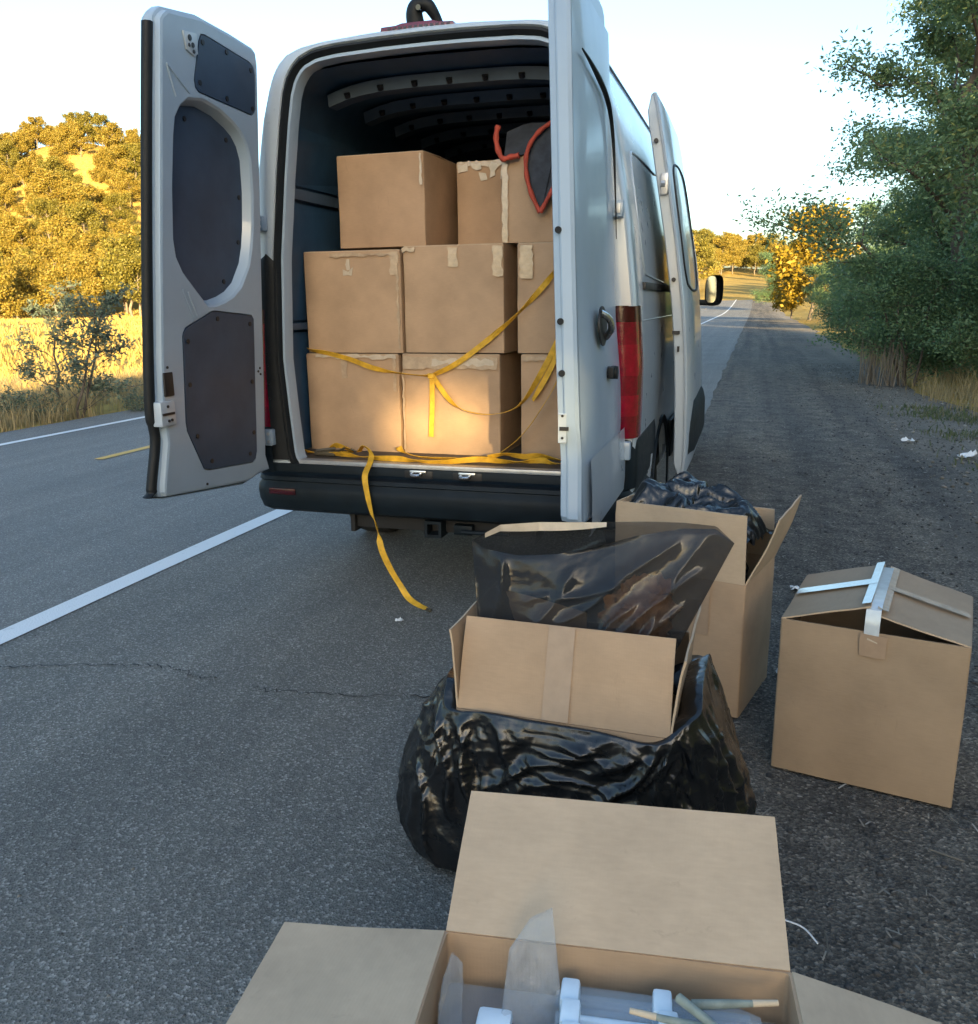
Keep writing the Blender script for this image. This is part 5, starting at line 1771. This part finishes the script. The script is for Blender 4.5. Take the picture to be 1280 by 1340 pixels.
def branches(rng, h, spread, n1=9, trunk_r=.12, bare=.15, lean=(0, 0), multi=1, up_=.55, sub=5):
    """returns list of (points, radii) and the twig points that carry leaves."""
    tubes, tw = [], []
    for mstem in range(multi):
        a0 = rng.uniform(0, 6.28)
        off = np.array([math.cos(a0), math.sin(a0), 0]) * (.0 if multi == 1 else .22)
        ln = np.array([lean[0], lean[1], 0]) + (0 if multi == 1 else 1) * np.array([math.cos(a0), math.sin(a0), 0]) * .30
        pts = []
        for k in range(8):
            t = k / 7
            p = off + np.array([0, 0, h * .93 * t]) + ln * h * t ** 1.3 + rng.normal(0, .018 * h, 3) * np.array([1, 1, 0]) * (t > 0)
            pts.append(p)
        rad = [trunk_r * (1 - .9 * (k / 7)) + .004 for k in range(8)]
        tubes.append((pts, rad))
        for i in range(n1):
            t = bare + (1 - bare) * ((i + rng.uniform(0, 1)) / n1)
            k = min(6, int(t * 7)); fr = t * 7 - k
            b = pts[k] * (1 - fr) + pts[k + 1] * fr
            ang = i * 2.4 + rng.uniform(-.5, .5)
            L = spread * (1.05 - .62 * t) * rng.uniform(.7, 1.15)
            dirv = np.array([math.cos(ang), math.sin(ang), up_ + .7 * t])
            bp = [b]
            for q in range(1, 6):
                bp.append(b + dirv * L * q / 5 * np.array([1, 1, 1 - .09 * q]) + rng.normal(0, .035 * spread, 3))
            tubes.append((bp, [max(.006, trunk_r * .42 * (1 - .6 * t) * (1 - q / 5.6)) for q in range(6)]))
            for q in range(sub):
                s_ = .3 + .7 * (q + rng.uniform(0, 1)) / sub
                k2 = min(4, int(s_ * 5)); f2 = s_ * 5 - k2
                c = bp[k2] * (1 - f2) + bp[k2 + 1] * f2
                d2 = rng.normal(0, 1, 3); d2[2] = abs(d2[2]) * .6
                d2 /= np.linalg.norm(d2)
                e = c + d2 * L * .38
                tubes.append(([c, (c + e) / 2 + rng.normal(0, .02 * spread, 3), e], [trunk_r * .10 + .003, trunk_r * .07 + .002, .003]))
                tw.append((c, e))
        tw.append((pts[6], pts[7]))
    return tubes, tw

def tree_meshes(seed, h, spread, leaves, lsize, clump, elong=2.0, droop=0.0, nt=6, **kw):
    rng = np.random.default_rng(seed)
    tubes, tw = branches(rng, h, spread, **kw)
    mb = MB()
    for p, r in tubes:
        mb.tube([tuple(x) for x in p], r, nt if r[0] > .02 else 4, cap=False)
    tw_s = np.array([a for a, b in tw]); tw_e = np.array([b for a, b in tw])
    w = rng.uniform(.6, 1.5, len(tw)); w /= w.sum()
    k = rng.choice(len(tw), leaves, p=w)
    s = rng.uniform(.1, 1.02, (leaves, 1))
    C = tw_s[k] * (1 - s) + tw_e[k] * s + np.clip(rng.normal(0, 1, (leaves, 3)), -1.5, 1.5) * clump * rng.uniform(.3, 1.0, (leaves, 1))
    C = C[C[:, 2] > .12]
    V, F = leaf_quads(C, lsize, rng, elong, droop)
    return mb, V, F

M['leaf_green'] = leaf_mat('grey_green_leaf', [(.105, .172, .085), (.145, .23, .108), (.18, .27, .13), (.12, .20, .095), (.26, .27, .09)], .42, .42)
M['leaf_dark'] = leaf_mat('dark_green_leaf', [(.086, .148, .074), (.12, .20, .096), (.152, .24, .112), (.10, .174, .086)], .40, .45)
M['leaf_gold'] = leaf_mat('golden_oak_leaf', [(.15, .130, .024), (.22, .178, .030), (.28, .20, .034), (.185, .162, .030), (.30, .195, .036)], .30)
M['leaf_olive'] = leaf_mat('olive_oak_leaf', [(.10, .10, .020), (.16, .145, .026), (.21, .175, .030), (.125, .12, .024)], .30)
M['leaf_yellow'] = leaf_mat('yellow_leaf', [(.20, .15, .016), (.27, .19, .018), (.30, .20, .020), (.17, .14, .018)], .35)
M['leaf_sage'] = leaf_mat('sage_leaf', [(.10, .13, .085), (.135, .175, .12), (.17, .21, .15), (.09, .12, .085)], .30)
M['straw'] = leaf_mat('straw_blade', [(.20, .155, .075), (.30, .235, .115), (.36, .285, .15), (.26, .20, .10)], .25, .8)
M['weed'] = leaf_mat('green_blade', [(.06, .085, .035), (.09, .12, .05), (.13, .14, .07), (.18, .16, .09)], .3, .7)

class TreeKind:
    def __init__(s, crown_mat, bark, seed, **kw):
        s.args = (seed, kw); s.cm = crown_mat; s.bk = bark; s.me = None
    def place(s, name, label, loc, rz=0.0, sc=1.0, group=None, cat='tree', crown='crown', trunk='trunk', szz=None):
        root = thing(name, label, cat, loc, group)
        if s.me is None:
            mb, V, F = tree_meshes(s.args[0], **s.args[1])
            tr = mb.build(trunk, M[s.bk], None, 180)
            cr = np_mesh(crown, V, F, M[s.cm])
            s.me = (tr.data, cr.data)
            tr.parent = root; cr.parent = root
        else:
            for nm, me in ((trunk, s.me[0]), (crown, s.me[1])):
                o = bpy.data.objects.new(nm, me); COL.objects.link(o); o.parent = root
        root.rotation_euler = (0, 0, rz)
        root.scale = (sc, sc, szz or sc)
        return root

# tall loose trees along the right of the shoulder
tallA = TreeKind('leaf_green', 'bark', 21, h=7.6, spread=2.6, leaves=44000, lsize=.085, clump=.27, elong=2.4, droop=.25, n1=20, trunk_r=.13, bare=.10, sub=7)
tallB = TreeKind('leaf_green', 'bark', 34, h=9.2, spread=2.45, leaves=46000, lsize=.098, clump=.30, elong=2.2, droop=.2, n1=22, trunk_r=.16, bare=.08, sub=7, multi=1)
tallC = TreeKind('leaf_dark', 'bark', 47, h=5.0, spread=2.4, leaves=38000, lsize=.10, clump=.30, elong=2.0, n1=9, trunk_r=.06, bare=.03, multi=3, sub=6)
bushy = TreeKind('leaf_dark', 'bark', 52, h=2.3, spread=1.7, leaves=20000, lsize=.07, clump=.22, elong=2.0, n1=7, trunk_r=.03, bare=.02, multi=4, sub=6)
gR = 'roadside trees right of the gravel shoulder'
tallA.place('roadside_tree', 'tall loose grey green tree nearest the camera on the right, rising out of the frame', (4.95, 13.8, .2), .6, 1.1, gR)
tallB.place('roadside_tree', 'tallest open crowned tree behind the nearest tree on the right of the shoulder', (5.8, 18.8, .3), 2.1, 1.0, gR)
tallB.place('roadside_tree', 'third tall tree along the right shoulder, its crown leaning towards the road', (7.4, 24.5, .3), 4.0, .82, gR)
tallC.place('roadside_tree', 'many stemmed dark tree at the right edge, low and close to the gravel', (6.4, 11.0, .2), .3, .82, gR)
tallC.place('roadside_tree', 'many stemmed dark tree filling the gap under the tall trees', (5.9, 17.2, .2), 2.6, .82, gR)
tallC.place('roadside_tree', 'many stemmed dark tree farther along the shoulder, before the yellow tree', (7.2, 29.5, .3), 4.4, .85, gR)
tallC.place('roadside_tree', 'dark rounded tree where the row of roadside trees ends, left of the tall ones', (7.4, 38.5, .3), 1.4, .95, gR)
gB = 'bushes at the foot of the roadside trees'
for i, (x, y, sc, rz, lb) in enumerate((
        (4.15, 12.7, .80, .2, 'leafy dark bush spilling onto the gravel in front of the grey stems'),
        (5.35, 12.0, .80, 1.4, 'leafy bush at the right edge, under the nearest tall tree'),
        (5.15, 15.3, .90, 2.2, 'dense low bush just beyond the grey stems'),
        (5.0, 19.0, .95, 3.0, 'dense bush along the middle of the tree row'),
        (5.0, 22.8, .95, 5.0, 'dense bush beyond the middle of the tree row'),
        (5.2, 27.5, 1.0, .9, 'dark bush reaching towards the shoulder near the far end of the row'),
        (5.4, 33.0, 1.0, 2.9, 'dark bush close to the far end of the tree row'),
        (5.9, 44.0, 1.0, 4.1, 'last dark bush before the white marker post'))):
    bushy.place('bush', lb, (x, y, .0), rz, sc, gB, 'bush', 'foliage', 'stems')
# thin grey stems at the foot of the bush
for i, (x, y) in enumerate(((3.52, 12.9), (3.78, 12.5))):
    root = thing('dead_shrub', ['bare grey twiggy shrub at the edge of the gravel, left of the leafy bush', 'bare grey twigs under the leafy bush by the gravel'][i], 'shrub', (x, y, 0), 'bare twiggy shrubs')
    rng = np.random.default_rng(80 + i)
    mb = MB()
    for k in range(26):
        a = rng.uniform(0, 6.28); r_ = rng.uniform(0, .26)
        p = Vector((x + r_ * math.cos(a), y + r_ * math.sin(a), 0))
        q = p + Vector((rng.normal(0, .07), rng.normal(0, .07), rng.uniform(.45, .95)))
        mb.tube([p, (p + q) / 2 + Vector((rng.normal(0, .03), rng.normal(0, .03), 0)), q], [.010, .008, .003], 5)
    mb.build('stems', M['bark_pale'], root, 60)
# sunlit yellow tree and others beyond
yel = TreeKind('leaf_yellow', 'bark', 61, h=5.9, spread=2.7, leaves=9000, lsize=.26, clump=.45, elong=1.6, n1=12, trunk_r=.10, bare=.05, sub=6)
yel.place('yellow_tree', 'bright sunlit yellow tree at the far end of the roadside row', (4.9, 58, .1), .3, 1.15, None)
yel.place('yellow_tree', 'small sunlit yellow bush in front of the yellow tree by the marker post', (4.0, 64, .1), 2.3, .6, None)
tallC.place('roadside_tree', 'dark shaded tree left of the yellow tree, far down the road', (3.9, 104, .4), 3.1, 1.1, None)
tallC.place('roadside_tree', 'dark bush under the yellow tree, beside the distant marker post', (5.6, 50, .1), 5.5, .62, None)
# oaks of the hill across the road and of the wood ahead
oakA = TreeKind('leaf_gold', 'bark_pale', 71, h=8.5, spread=4.3, leaves=9500, lsize=.31, clump=.55, elong=1.5, n1=11, trunk_r=.20, bare=.22, sub=6)
oakB = TreeKind('leaf_olive', 'bark_pale', 72, h=9.5, spread=4.6, leaves=9500, lsize=.31, clump=.60, elong=1.5, n1=11, trunk_r=.22, bare=.20, sub=6)
oakC = TreeKind('leaf_gold', 'bark_pale', 73, h=6.5, spread=3.4, leaves=7500, lsize=.29, clump=.5, elong=1.5, n1=9, trunk_r=.15, bare=.15, sub=6)
scr = TreeKind('leaf_gold', 'bark_pale', 74, h=4.2, spread=3.2, leaves=6000, lsize=.28, clump=.55, elong=1.5, n1=8, trunk_r=.09, bare=.03, sub=6, multi=2)
kinds = [oakA, oakB, oakC, scr]
rng = np.random.default_rng(17)
cam_p = np.array([1.5, -3.98])
placed = []
def far_ok(x, y, dmin):
    for a, b in placed:
        if (a - x) ** 2 + (b - y) ** 2 < dmin * dmin: return False
    return True
hd_ = np.array([HILL[0], HILL[1]]) - cam_p
ud = hd_ / np.linalg.norm(hd_)
vd = np.array([ud[1], -ud[0]])
HL = ['golden oak of the dense front row at the foot of the sunlit hill', 'golden oak on the flank of the sunlit hill across the road', 'golden oak on the crest of the sunlit hill against the sky']
cnt = 0
for tries in range(9000):
    if cnt >= 215: break
    u = rng.uniform(-100, 4); w_ = rng.uniform(-29, 27)
    p = np.array(HILL) + ud * u + vd * w_
    z = ground_z(p[0], p[1])
    d_ = np.linalg.norm(p - cam_p)
    if d_ < 118 or (u < -48 and rng.uniform() < .3): continue
    sc = rng.uniform(.68, 1.02)
    if z > 18: sc *= .80
    if not far_ok(p[0], p[1], (4.5 if z < 14 else 3.4) * sc): continue
    placed.append((p[0], p[1]))
    ki = rng.choice(4, p=[.34, .30, .22, .14]) if z < 18 else rng.choice(4, p=[.25, .12, .4, .23])
    row = 0 if z < 4.5 else (1 if z < 19 else 2)
    kinds[ki].place('oak_tree', HL[row], (p[0], p[1], z - .2), rng.uniform(0, 6.28), sc, ['oaks at the foot of the hill', 'oaks on the hill flank', 'oaks on the hill crest'][row])
    cnt += 1
# wood on both sides of the road ahead
cnt = 0
WL = ['golden tree of the wood on the left of the distant road', 'golden tree on the right of the road where it goes over the rise', 'golden tree of the wood closing the view beyond the rise']
for tries in range(6000):
    if cnt >= 96: break
    part = rng.choice(3, p=[.36, .16, .48])
    if part == 0: y = rng.uniform(105, 330); x = -10.5 - rng.uniform() ** 1.4 * 13
    elif part == 1: y = rng.uniform(125, 330); x = 5.6 + rng.uniform() * 7
    else: y = rng.uniform(286, 380); x = rng.uniform(-24, 16)
    if not far_ok(x, y, 4.2): continue
    placed.append((x, y))
    sc = rng.uniform(.75, 1.2) * (1.15 if part == 2 else (.8 if part == 1 else 1))
    kinds[rng.choice(4, p=[.36, .34, .2, .1])].place('oak_tree', WL[part], (x, y, ground_z(x, y) - .2), rng.uniform(0, 6.28), sc, ['wood left of the distant road', 'trees right of the distant road', 'wood beyond the rise'][part])
    cnt += 1

# young willow-like shrub on the left verge
sap = TreeKind('leaf_sage', 'bark', 83, h=1.75, spread=.78, leaves=4200, lsize=.066, clump=.085, elong=2.6, droop=.1, n1=9, trunk_r=.022, bare=.08, multi=3, sub=5, up_=.7)
sap.place('sapling', 'straggly sage green sapling on the left verge in front of the golden field', (-7.75, 5.9, -.1), .4, 1.0, None, 'sapling', 'foliage')
low = TreeKind('leaf_sage', 'bark', 84, h=.62, spread=.5, leaves=1700, lsize=.055, clump=.09, elong=2.2, n1=6, trunk_r=.012, bare=.05, multi=3, sub=4)
low.place('weed_clump', 'low sage weeds around the foot of the sapling on its left', (-8.1, 5.6, -.12), .4, .75, 'weed clumps on the left verge', 'weeds', 'foliage', 'stems')
low.place('weed_clump', 'low sage weeds on the verge to the right of the sapling', (-7.15, 6.6, -.1), 2.4, .55, 'weed clumps on the left verge', 'weeds', 'foliage', 'stems')
low.place('weed_clump', 'tall weeds at the left edge of the picture beside the road', (-8.75, 5.15, -.15), 4.0, .5, 'weed clumps on the left verge', 'weeds', 'foliage', 'stems')

def blades(name, n, xr, yr, h0, h1, mat, seed, w=.008, dens=None, kind='stuff'):
    rng = np.random.default_rng(seed)
    X = rng.uniform(*xr, n * 2); Y = rng.uniform(*yr, n * 2)
    if dens is not None:
        keep = np.array([rng.uniform() < dens(x, y) for x, y in zip(X, Y)])
        X, Y = X[keep][:n], Y[keep][:n]
    else: X, Y = X[:n], Y[:n]
    n = len(X)
    Z = np.array([ground_z(x, y) for x, y in zip(X, Y)])
    h = rng.uniform(h0, h1, n) * rng.uniform(.5, 1, n)
    a = rng.uniform(0, 6.28, n)
    sx_ = np.cos(a) * w; sy_ = np.sin(a) * w
    lx = rng.normal(0, .30, n) * h; ly = rng.normal(0, .30, n) * h
    b0 = np.stack([X - sx_, Y - sy_, Z - .01], 1); b1 = np.stack([X + sx_, Y + sy_, Z - .01], 1)
    m1 = np.stack([X + sx_ * .8 + lx * .35, Y + sy_ * .8 + ly * .35, Z + h * .6], 1); m0 = np.stack([X - sx_ * .8 + lx * .35, Y - sy_ * .8 + ly * .35, Z + h * .6], 1)
    t1 = np.stack([X + lx + sx_ * .15, Y + ly + sy_ * .15, Z + h], 1); t0 = np.stack([X + lx - sx_ * .15, Y + ly - sy_ * .15, Z + h], 1)
    V = np.stack([b0, b1, m1, m0, t1, t0], 1).reshape(-1, 3)
    base = (np.arange(n) * 6)[:, None]
    F = np.concatenate([base + np.array([[0, 1, 2, 3]]), base + np.array([[3, 2, 4, 5]])], 0)
    o = np_mesh(name, V, F, M[mat])
    tag(o, kind=kind)
    return o
def patchy(s, t=0.0, a=0.0):
    return lambda x, y: max(0.03, min(1, .5 + 1.6 * (fbm(x + a, y, s) - t)))
blades('dry_grass', 26000, (-15, -7.35), (1.5, 16), .12, .42, 'straw', 5, .007, patchy(.9, .05))
M['straw_sunlit'] = leaf_mat('sunlit_gold_grass_blade', [(.30, .21, .06), (.42, .30, .085), (.50, .36, .11), (.36, .25, .07)], .25, .8)  # golden copy of the straw blades, sunlight put into the field's colour
blades('dry_grass', 12000, (-22, -10), (8, 34), .10, .35, 'straw_sunlit', 6, .012, patchy(.3))
blades('sunlit_field_grass', 60000, (-100, -13), (10, 100), .18, .42, 'straw_sunlit', 16, .035, lambda x, y: patchy(.12)(x, y) * float(-1.15 * (y + 4) < x - 1.5 < -.6 * (y + 4)))
blades('dry_grass', 6500, (3.7, 7.0), (8.5, 22), .10, .45, 'straw', 7, .006, lambda x, y: float(sstep(3.9, 4.6, x)) * patchy(1.2, -.05)(x, y))
blades('green_weeds', 5200, (3.15, 5.6), (3.8, 9.4), .03, .13, 'weed', 8, .008, lambda x, y: float(sstep(3.1, 3.9, x + .3 * fbm(x, y, 1.1))) * patchy(1.4, .1, 3)(x, y))
blades('dry_grass', 2600, (3.9, 6), (1.5, 12), .06, .30, 'straw', 9, .006, lambda x, y: float(sstep(4.0, 4.6, x)) * patchy(1.4)(x, y))

# loose stones and straw litter
def pebbles(name, n, fx, seed, s0, s1, mat):
    rng = np.random.default_rng(seed)
    P = np.array([fx(rng) for _ in range(n)])
    s = (s0 + (s1 - s0) * rng.uniform(0, 1, n) ** 3)[:, None]
    dirs = np.array([(1, 0, 0), (0, 1, 0), (-1, 0, 0), (0, -1, 0), (0, 0, .7), (0, 0, -.7)], float)
    a = rng.uniform(0, 6.28, n)
    ca, sa = np.cos(a), np.sin(a)
    V = np.zeros((n, 6, 3))
    for k, d in enumerate(dirs):
        r_ = s[:, 0] * rng.uniform(.6, 1.3, n)
        V[:, k, 0] = P[:, 0] + (d[0] * ca - d[1] * sa) * r_
        V[:, k, 1] = P[:, 1] + (d[0] * sa + d[1] * ca) * r_
        V[:, k, 2] = P[:, 2] + d[2] * r_ * .8 + s[:, 0] * .25
    tri = np.array([(0, 1, 4), (1, 2, 4), (2, 3, 4), (3, 0, 4), (1, 0, 5), (2, 1, 5), (3, 2, 5), (0, 3, 5)])
    F = (np.arange(n) * 6)[:, None, None] + tri[None]
    o = np_mesh(name, V.reshape(-1, 3), F.reshape(-1, 3), M[mat])
    return tag(o, kind='stuff')
M['gravelstone'] = leaf_mat('gravel_stone', [(.030, .030, .031), (.055, .054, .053), (.075, .073, .070), (.045, .044, .043), (.13, .125, .115), (.05, .05, .05)], 0.0, .9)
M['litter'] = leaf_mat('straw_litter', [(.18, .165, .14), (.28, .26, .22), (.13, .115, .09), (.40, .38, .34)], 0.1, .8)
def near_g(rng):
    y = -3.8 + 22 * rng.uniform() ** 1.6
    x = .8 + 3.6 * rng.uniform() ** .9
    return (x, y, -.012)
pebbles('gravel', 22000, near_g, 3, .003, .015, 'gravelstone')
pebbles('pale_gravel', 1500, lambda r: (3.0 + 1.7 * r.uniform(), 1 + 16 * r.uniform(), -.012), 4, .008, .03, 'litter')
pebbles('pale_chippings', 260, lambda r: (-1.7 + 2.7 * r.uniform(), -3.4 + 4.4 * r.uniform(), .0), 15, .002, .0065, 'litter')
pebbles('loose_chippings', 1400, lambda r: (-1.7 + 2.7 * r.uniform(), -3.6 + 4.2 * r.uniform(), .0), 5, .0015, .005, 'gravelstone')
def straws(name, n, fx, seed):
    rng = np.random.default_rng(seed)
    vs, fs = [], []
    for i in range(n):
        x, y = fx(rng)
        a = rng.uniform(0, 6.28); L = rng.uniform(.004, .018) * (1 + 1.6 * (rng.uniform() < .08)); w = rng.uniform(.0010, .0026)
        dx, dy = math.cos(a) * L, math.sin(a) * L
        px_, py_ = -math.sin(a) * w, math.cos(a) * w
        k = len(vs); z = .002
        vs += [(x - dx + px_, y - dy + py_, z), (x - dx - px_, y - dy - py_, z), (x + dx - px_, y + dy - py_, z + .006), (x + dx + px_, y + dy + py_, z + .006), (x, y, z + .007)]
        fs += [(k, k + 1, k + 4), (k + 1, k + 2, k + 4), (k + 2, k + 3, k + 4), (k + 3, k, k + 4)]
    o = np_mesh(name, vs, fs, M['litter'])
    return tag(o, kind='stuff')
straws('straw_litter', 2600, lambda r: (1.05 + 3.2 * r.uniform(), -3.6 + 11 * r.uniform() ** 1.6), 6)

# single scraps
M['paper'] = plain('white_paper', (.72, .73, .73), .6, 0, .06, 10)
def scrap(name, label, cat, x, y, s, seed, z=.0):
    rng = np.random.default_rng(seed)
    mb = MB()
    n = 7
    mb.grid([[(x + (u - .5) * s + rng.normal(0, s * .05), y + (v - .5) * s * .7 + rng.normal(0, s * .05), z + .004 + s * .35 * abs(rng.normal(0, .5))) for v in np.linspace(0, 1, n)] for u in np.linspace(0, 1, n)])
    return tag(mb.build(name, M['paper'], None, 25, loc=(x, y, z)), label, cat)
scrap('paper_scrap', 'crumpled white plastic scrap in the weeds at the right edge', 'litter', 3.52, 5.12, .17, 1)
scrap('paper_scrap', 'small white scrap on the gravel near the weeds', 'litter', 3.13, 6.0, .12, 2)
scrap('paper_scrap', 'pale paper scrap lying between the tall open box and the taped box', 'litter', 1.70, -.50, .06, 3)
scrap('paper_scrap', 'tiny pale scrap on the asphalt by the yellow strap end', 'litter', -.06, -.36, .035, 4)
scrap('paper_scrap', 'white scrap sticking out behind the tall open box', 'litter', 1.80, .62, .07, 5, .0)
mb = MB()
mb.box((1.72, .05, .004), (1.98, .12, .022), .004, xf=Matrix.Translation((1.85, .08, 0)) @ Matrix.Rotation(R(-12), 4, 'Z') @ Matrix.Translation((-1.85, -.08, 0)))
tag(mb.build('wood_offcut', M['card_pale'], None, 20, loc=(1.85, .08, 0)), 'flat pale slat on the gravel left of the taped box', 'slat')
mb = MB(); mb.tube(smooth_path([(1.63, -2.02, .006), (1.66, -2.045, .018), (1.70, -2.05, .010), (1.73, -2.09, .005)], 5), .0022, 5)
tag(mb.build('string', M['paper'], None, 60, loc=(1.66, -2.04, 0)), 'short white string on the gravel beside the nearest box', 'string')
mb = MB(); mb.tube([(2.05, -1.62, .004), (2.13, -1.66, .010)], .003, 5)
tag(mb.build('twig', M['litter'], None, 60, loc=(2.08, -1.64, 0)), 'short pale twig on the gravel in front of the taped box', 'twig')
# delineator post far down the shoulder
pz = float(road_z(120))
mp_ = thing('marker_post', 'small white roadside marker post far down the right shoulder', 'marker post', (4.0, 120, pz))
mb = MB(); mb.box((3.92, 119.97, pz), (4.08, 120.03, pz + 1.35), .01); mb.build('post', M['paper'], mp_)
mb = MB(); mb.box((3.94, 119.955, pz + 1.05), (4.06, 119.968, pz + 1.25)); mb.build('reflector', M['darkred'], mp_)

# unseen tree added over the cleft behind the camera to trim the sun shaft
tx, ty = math.sin(SUN_AZ), -math.cos(SUN_AZ)
bt = thing('shaft_trim_tree', 'dense dark tree added unseen behind the camera to trim the shaft of sun', 'tree', (17.2, -29.0, 8))
rng = np.random.default_rng(5)
n = 16000
C = rng.normal(0, 1, (n, 3)); C /= np.linalg.norm(C, axis=1, keepdims=True)
C *= rng.uniform(0, 1, (n, 1)) ** (1 / 3)
C = C * np.array([2.4, 2.4, 3.6]) + np.array([-.06 + tx * 35, .33 + ty * 35, 9.8])
lat = (C[:, 0] + .06) * ty - (C[:, 1] - .33) * tx
ss = (C[:, 0] + .06) * tx + (C[:, 1] - .33) * ty
C = C[C[:, 2] > 0.98 + ss * math.tan(SUN_EL) + .30 * np.clip(lat, -.5, .5) + .10]
V, F = leaf_quads(C, .30, rng, 1.5)
n2_ = 780  # loose leaves added across the shaft to dim the sun patch
lt = rng.uniform(-.75, .75, n2_); sv = 35 + rng.normal(0, .5, n2_)
C2 = np.stack([-.06 + tx * sv + ty * lt, .33 + ty * sv - tx * lt, .55 + sv * math.tan(SUN_EL) + rng.uniform(0, .65, n2_)], 1)
V2, F2 = leaf_quads(C2, .09, rng, 1.6)
F = np.concatenate([F, F2 + len(V)]); V = np.concatenate([V, V2])
V -= np.array([17.2, -29.0, 8])
np_mesh('crown', V, F, M['leaf_dark'], bt)
mb = MB(); mb.tube([(17.2, -29.0, 8), (16.9, -29.6, 9.5), (16.2, -30.6, 11)], [.16, .12, .06], 8); mb.build('trunk', M['bark'], bt, 60)
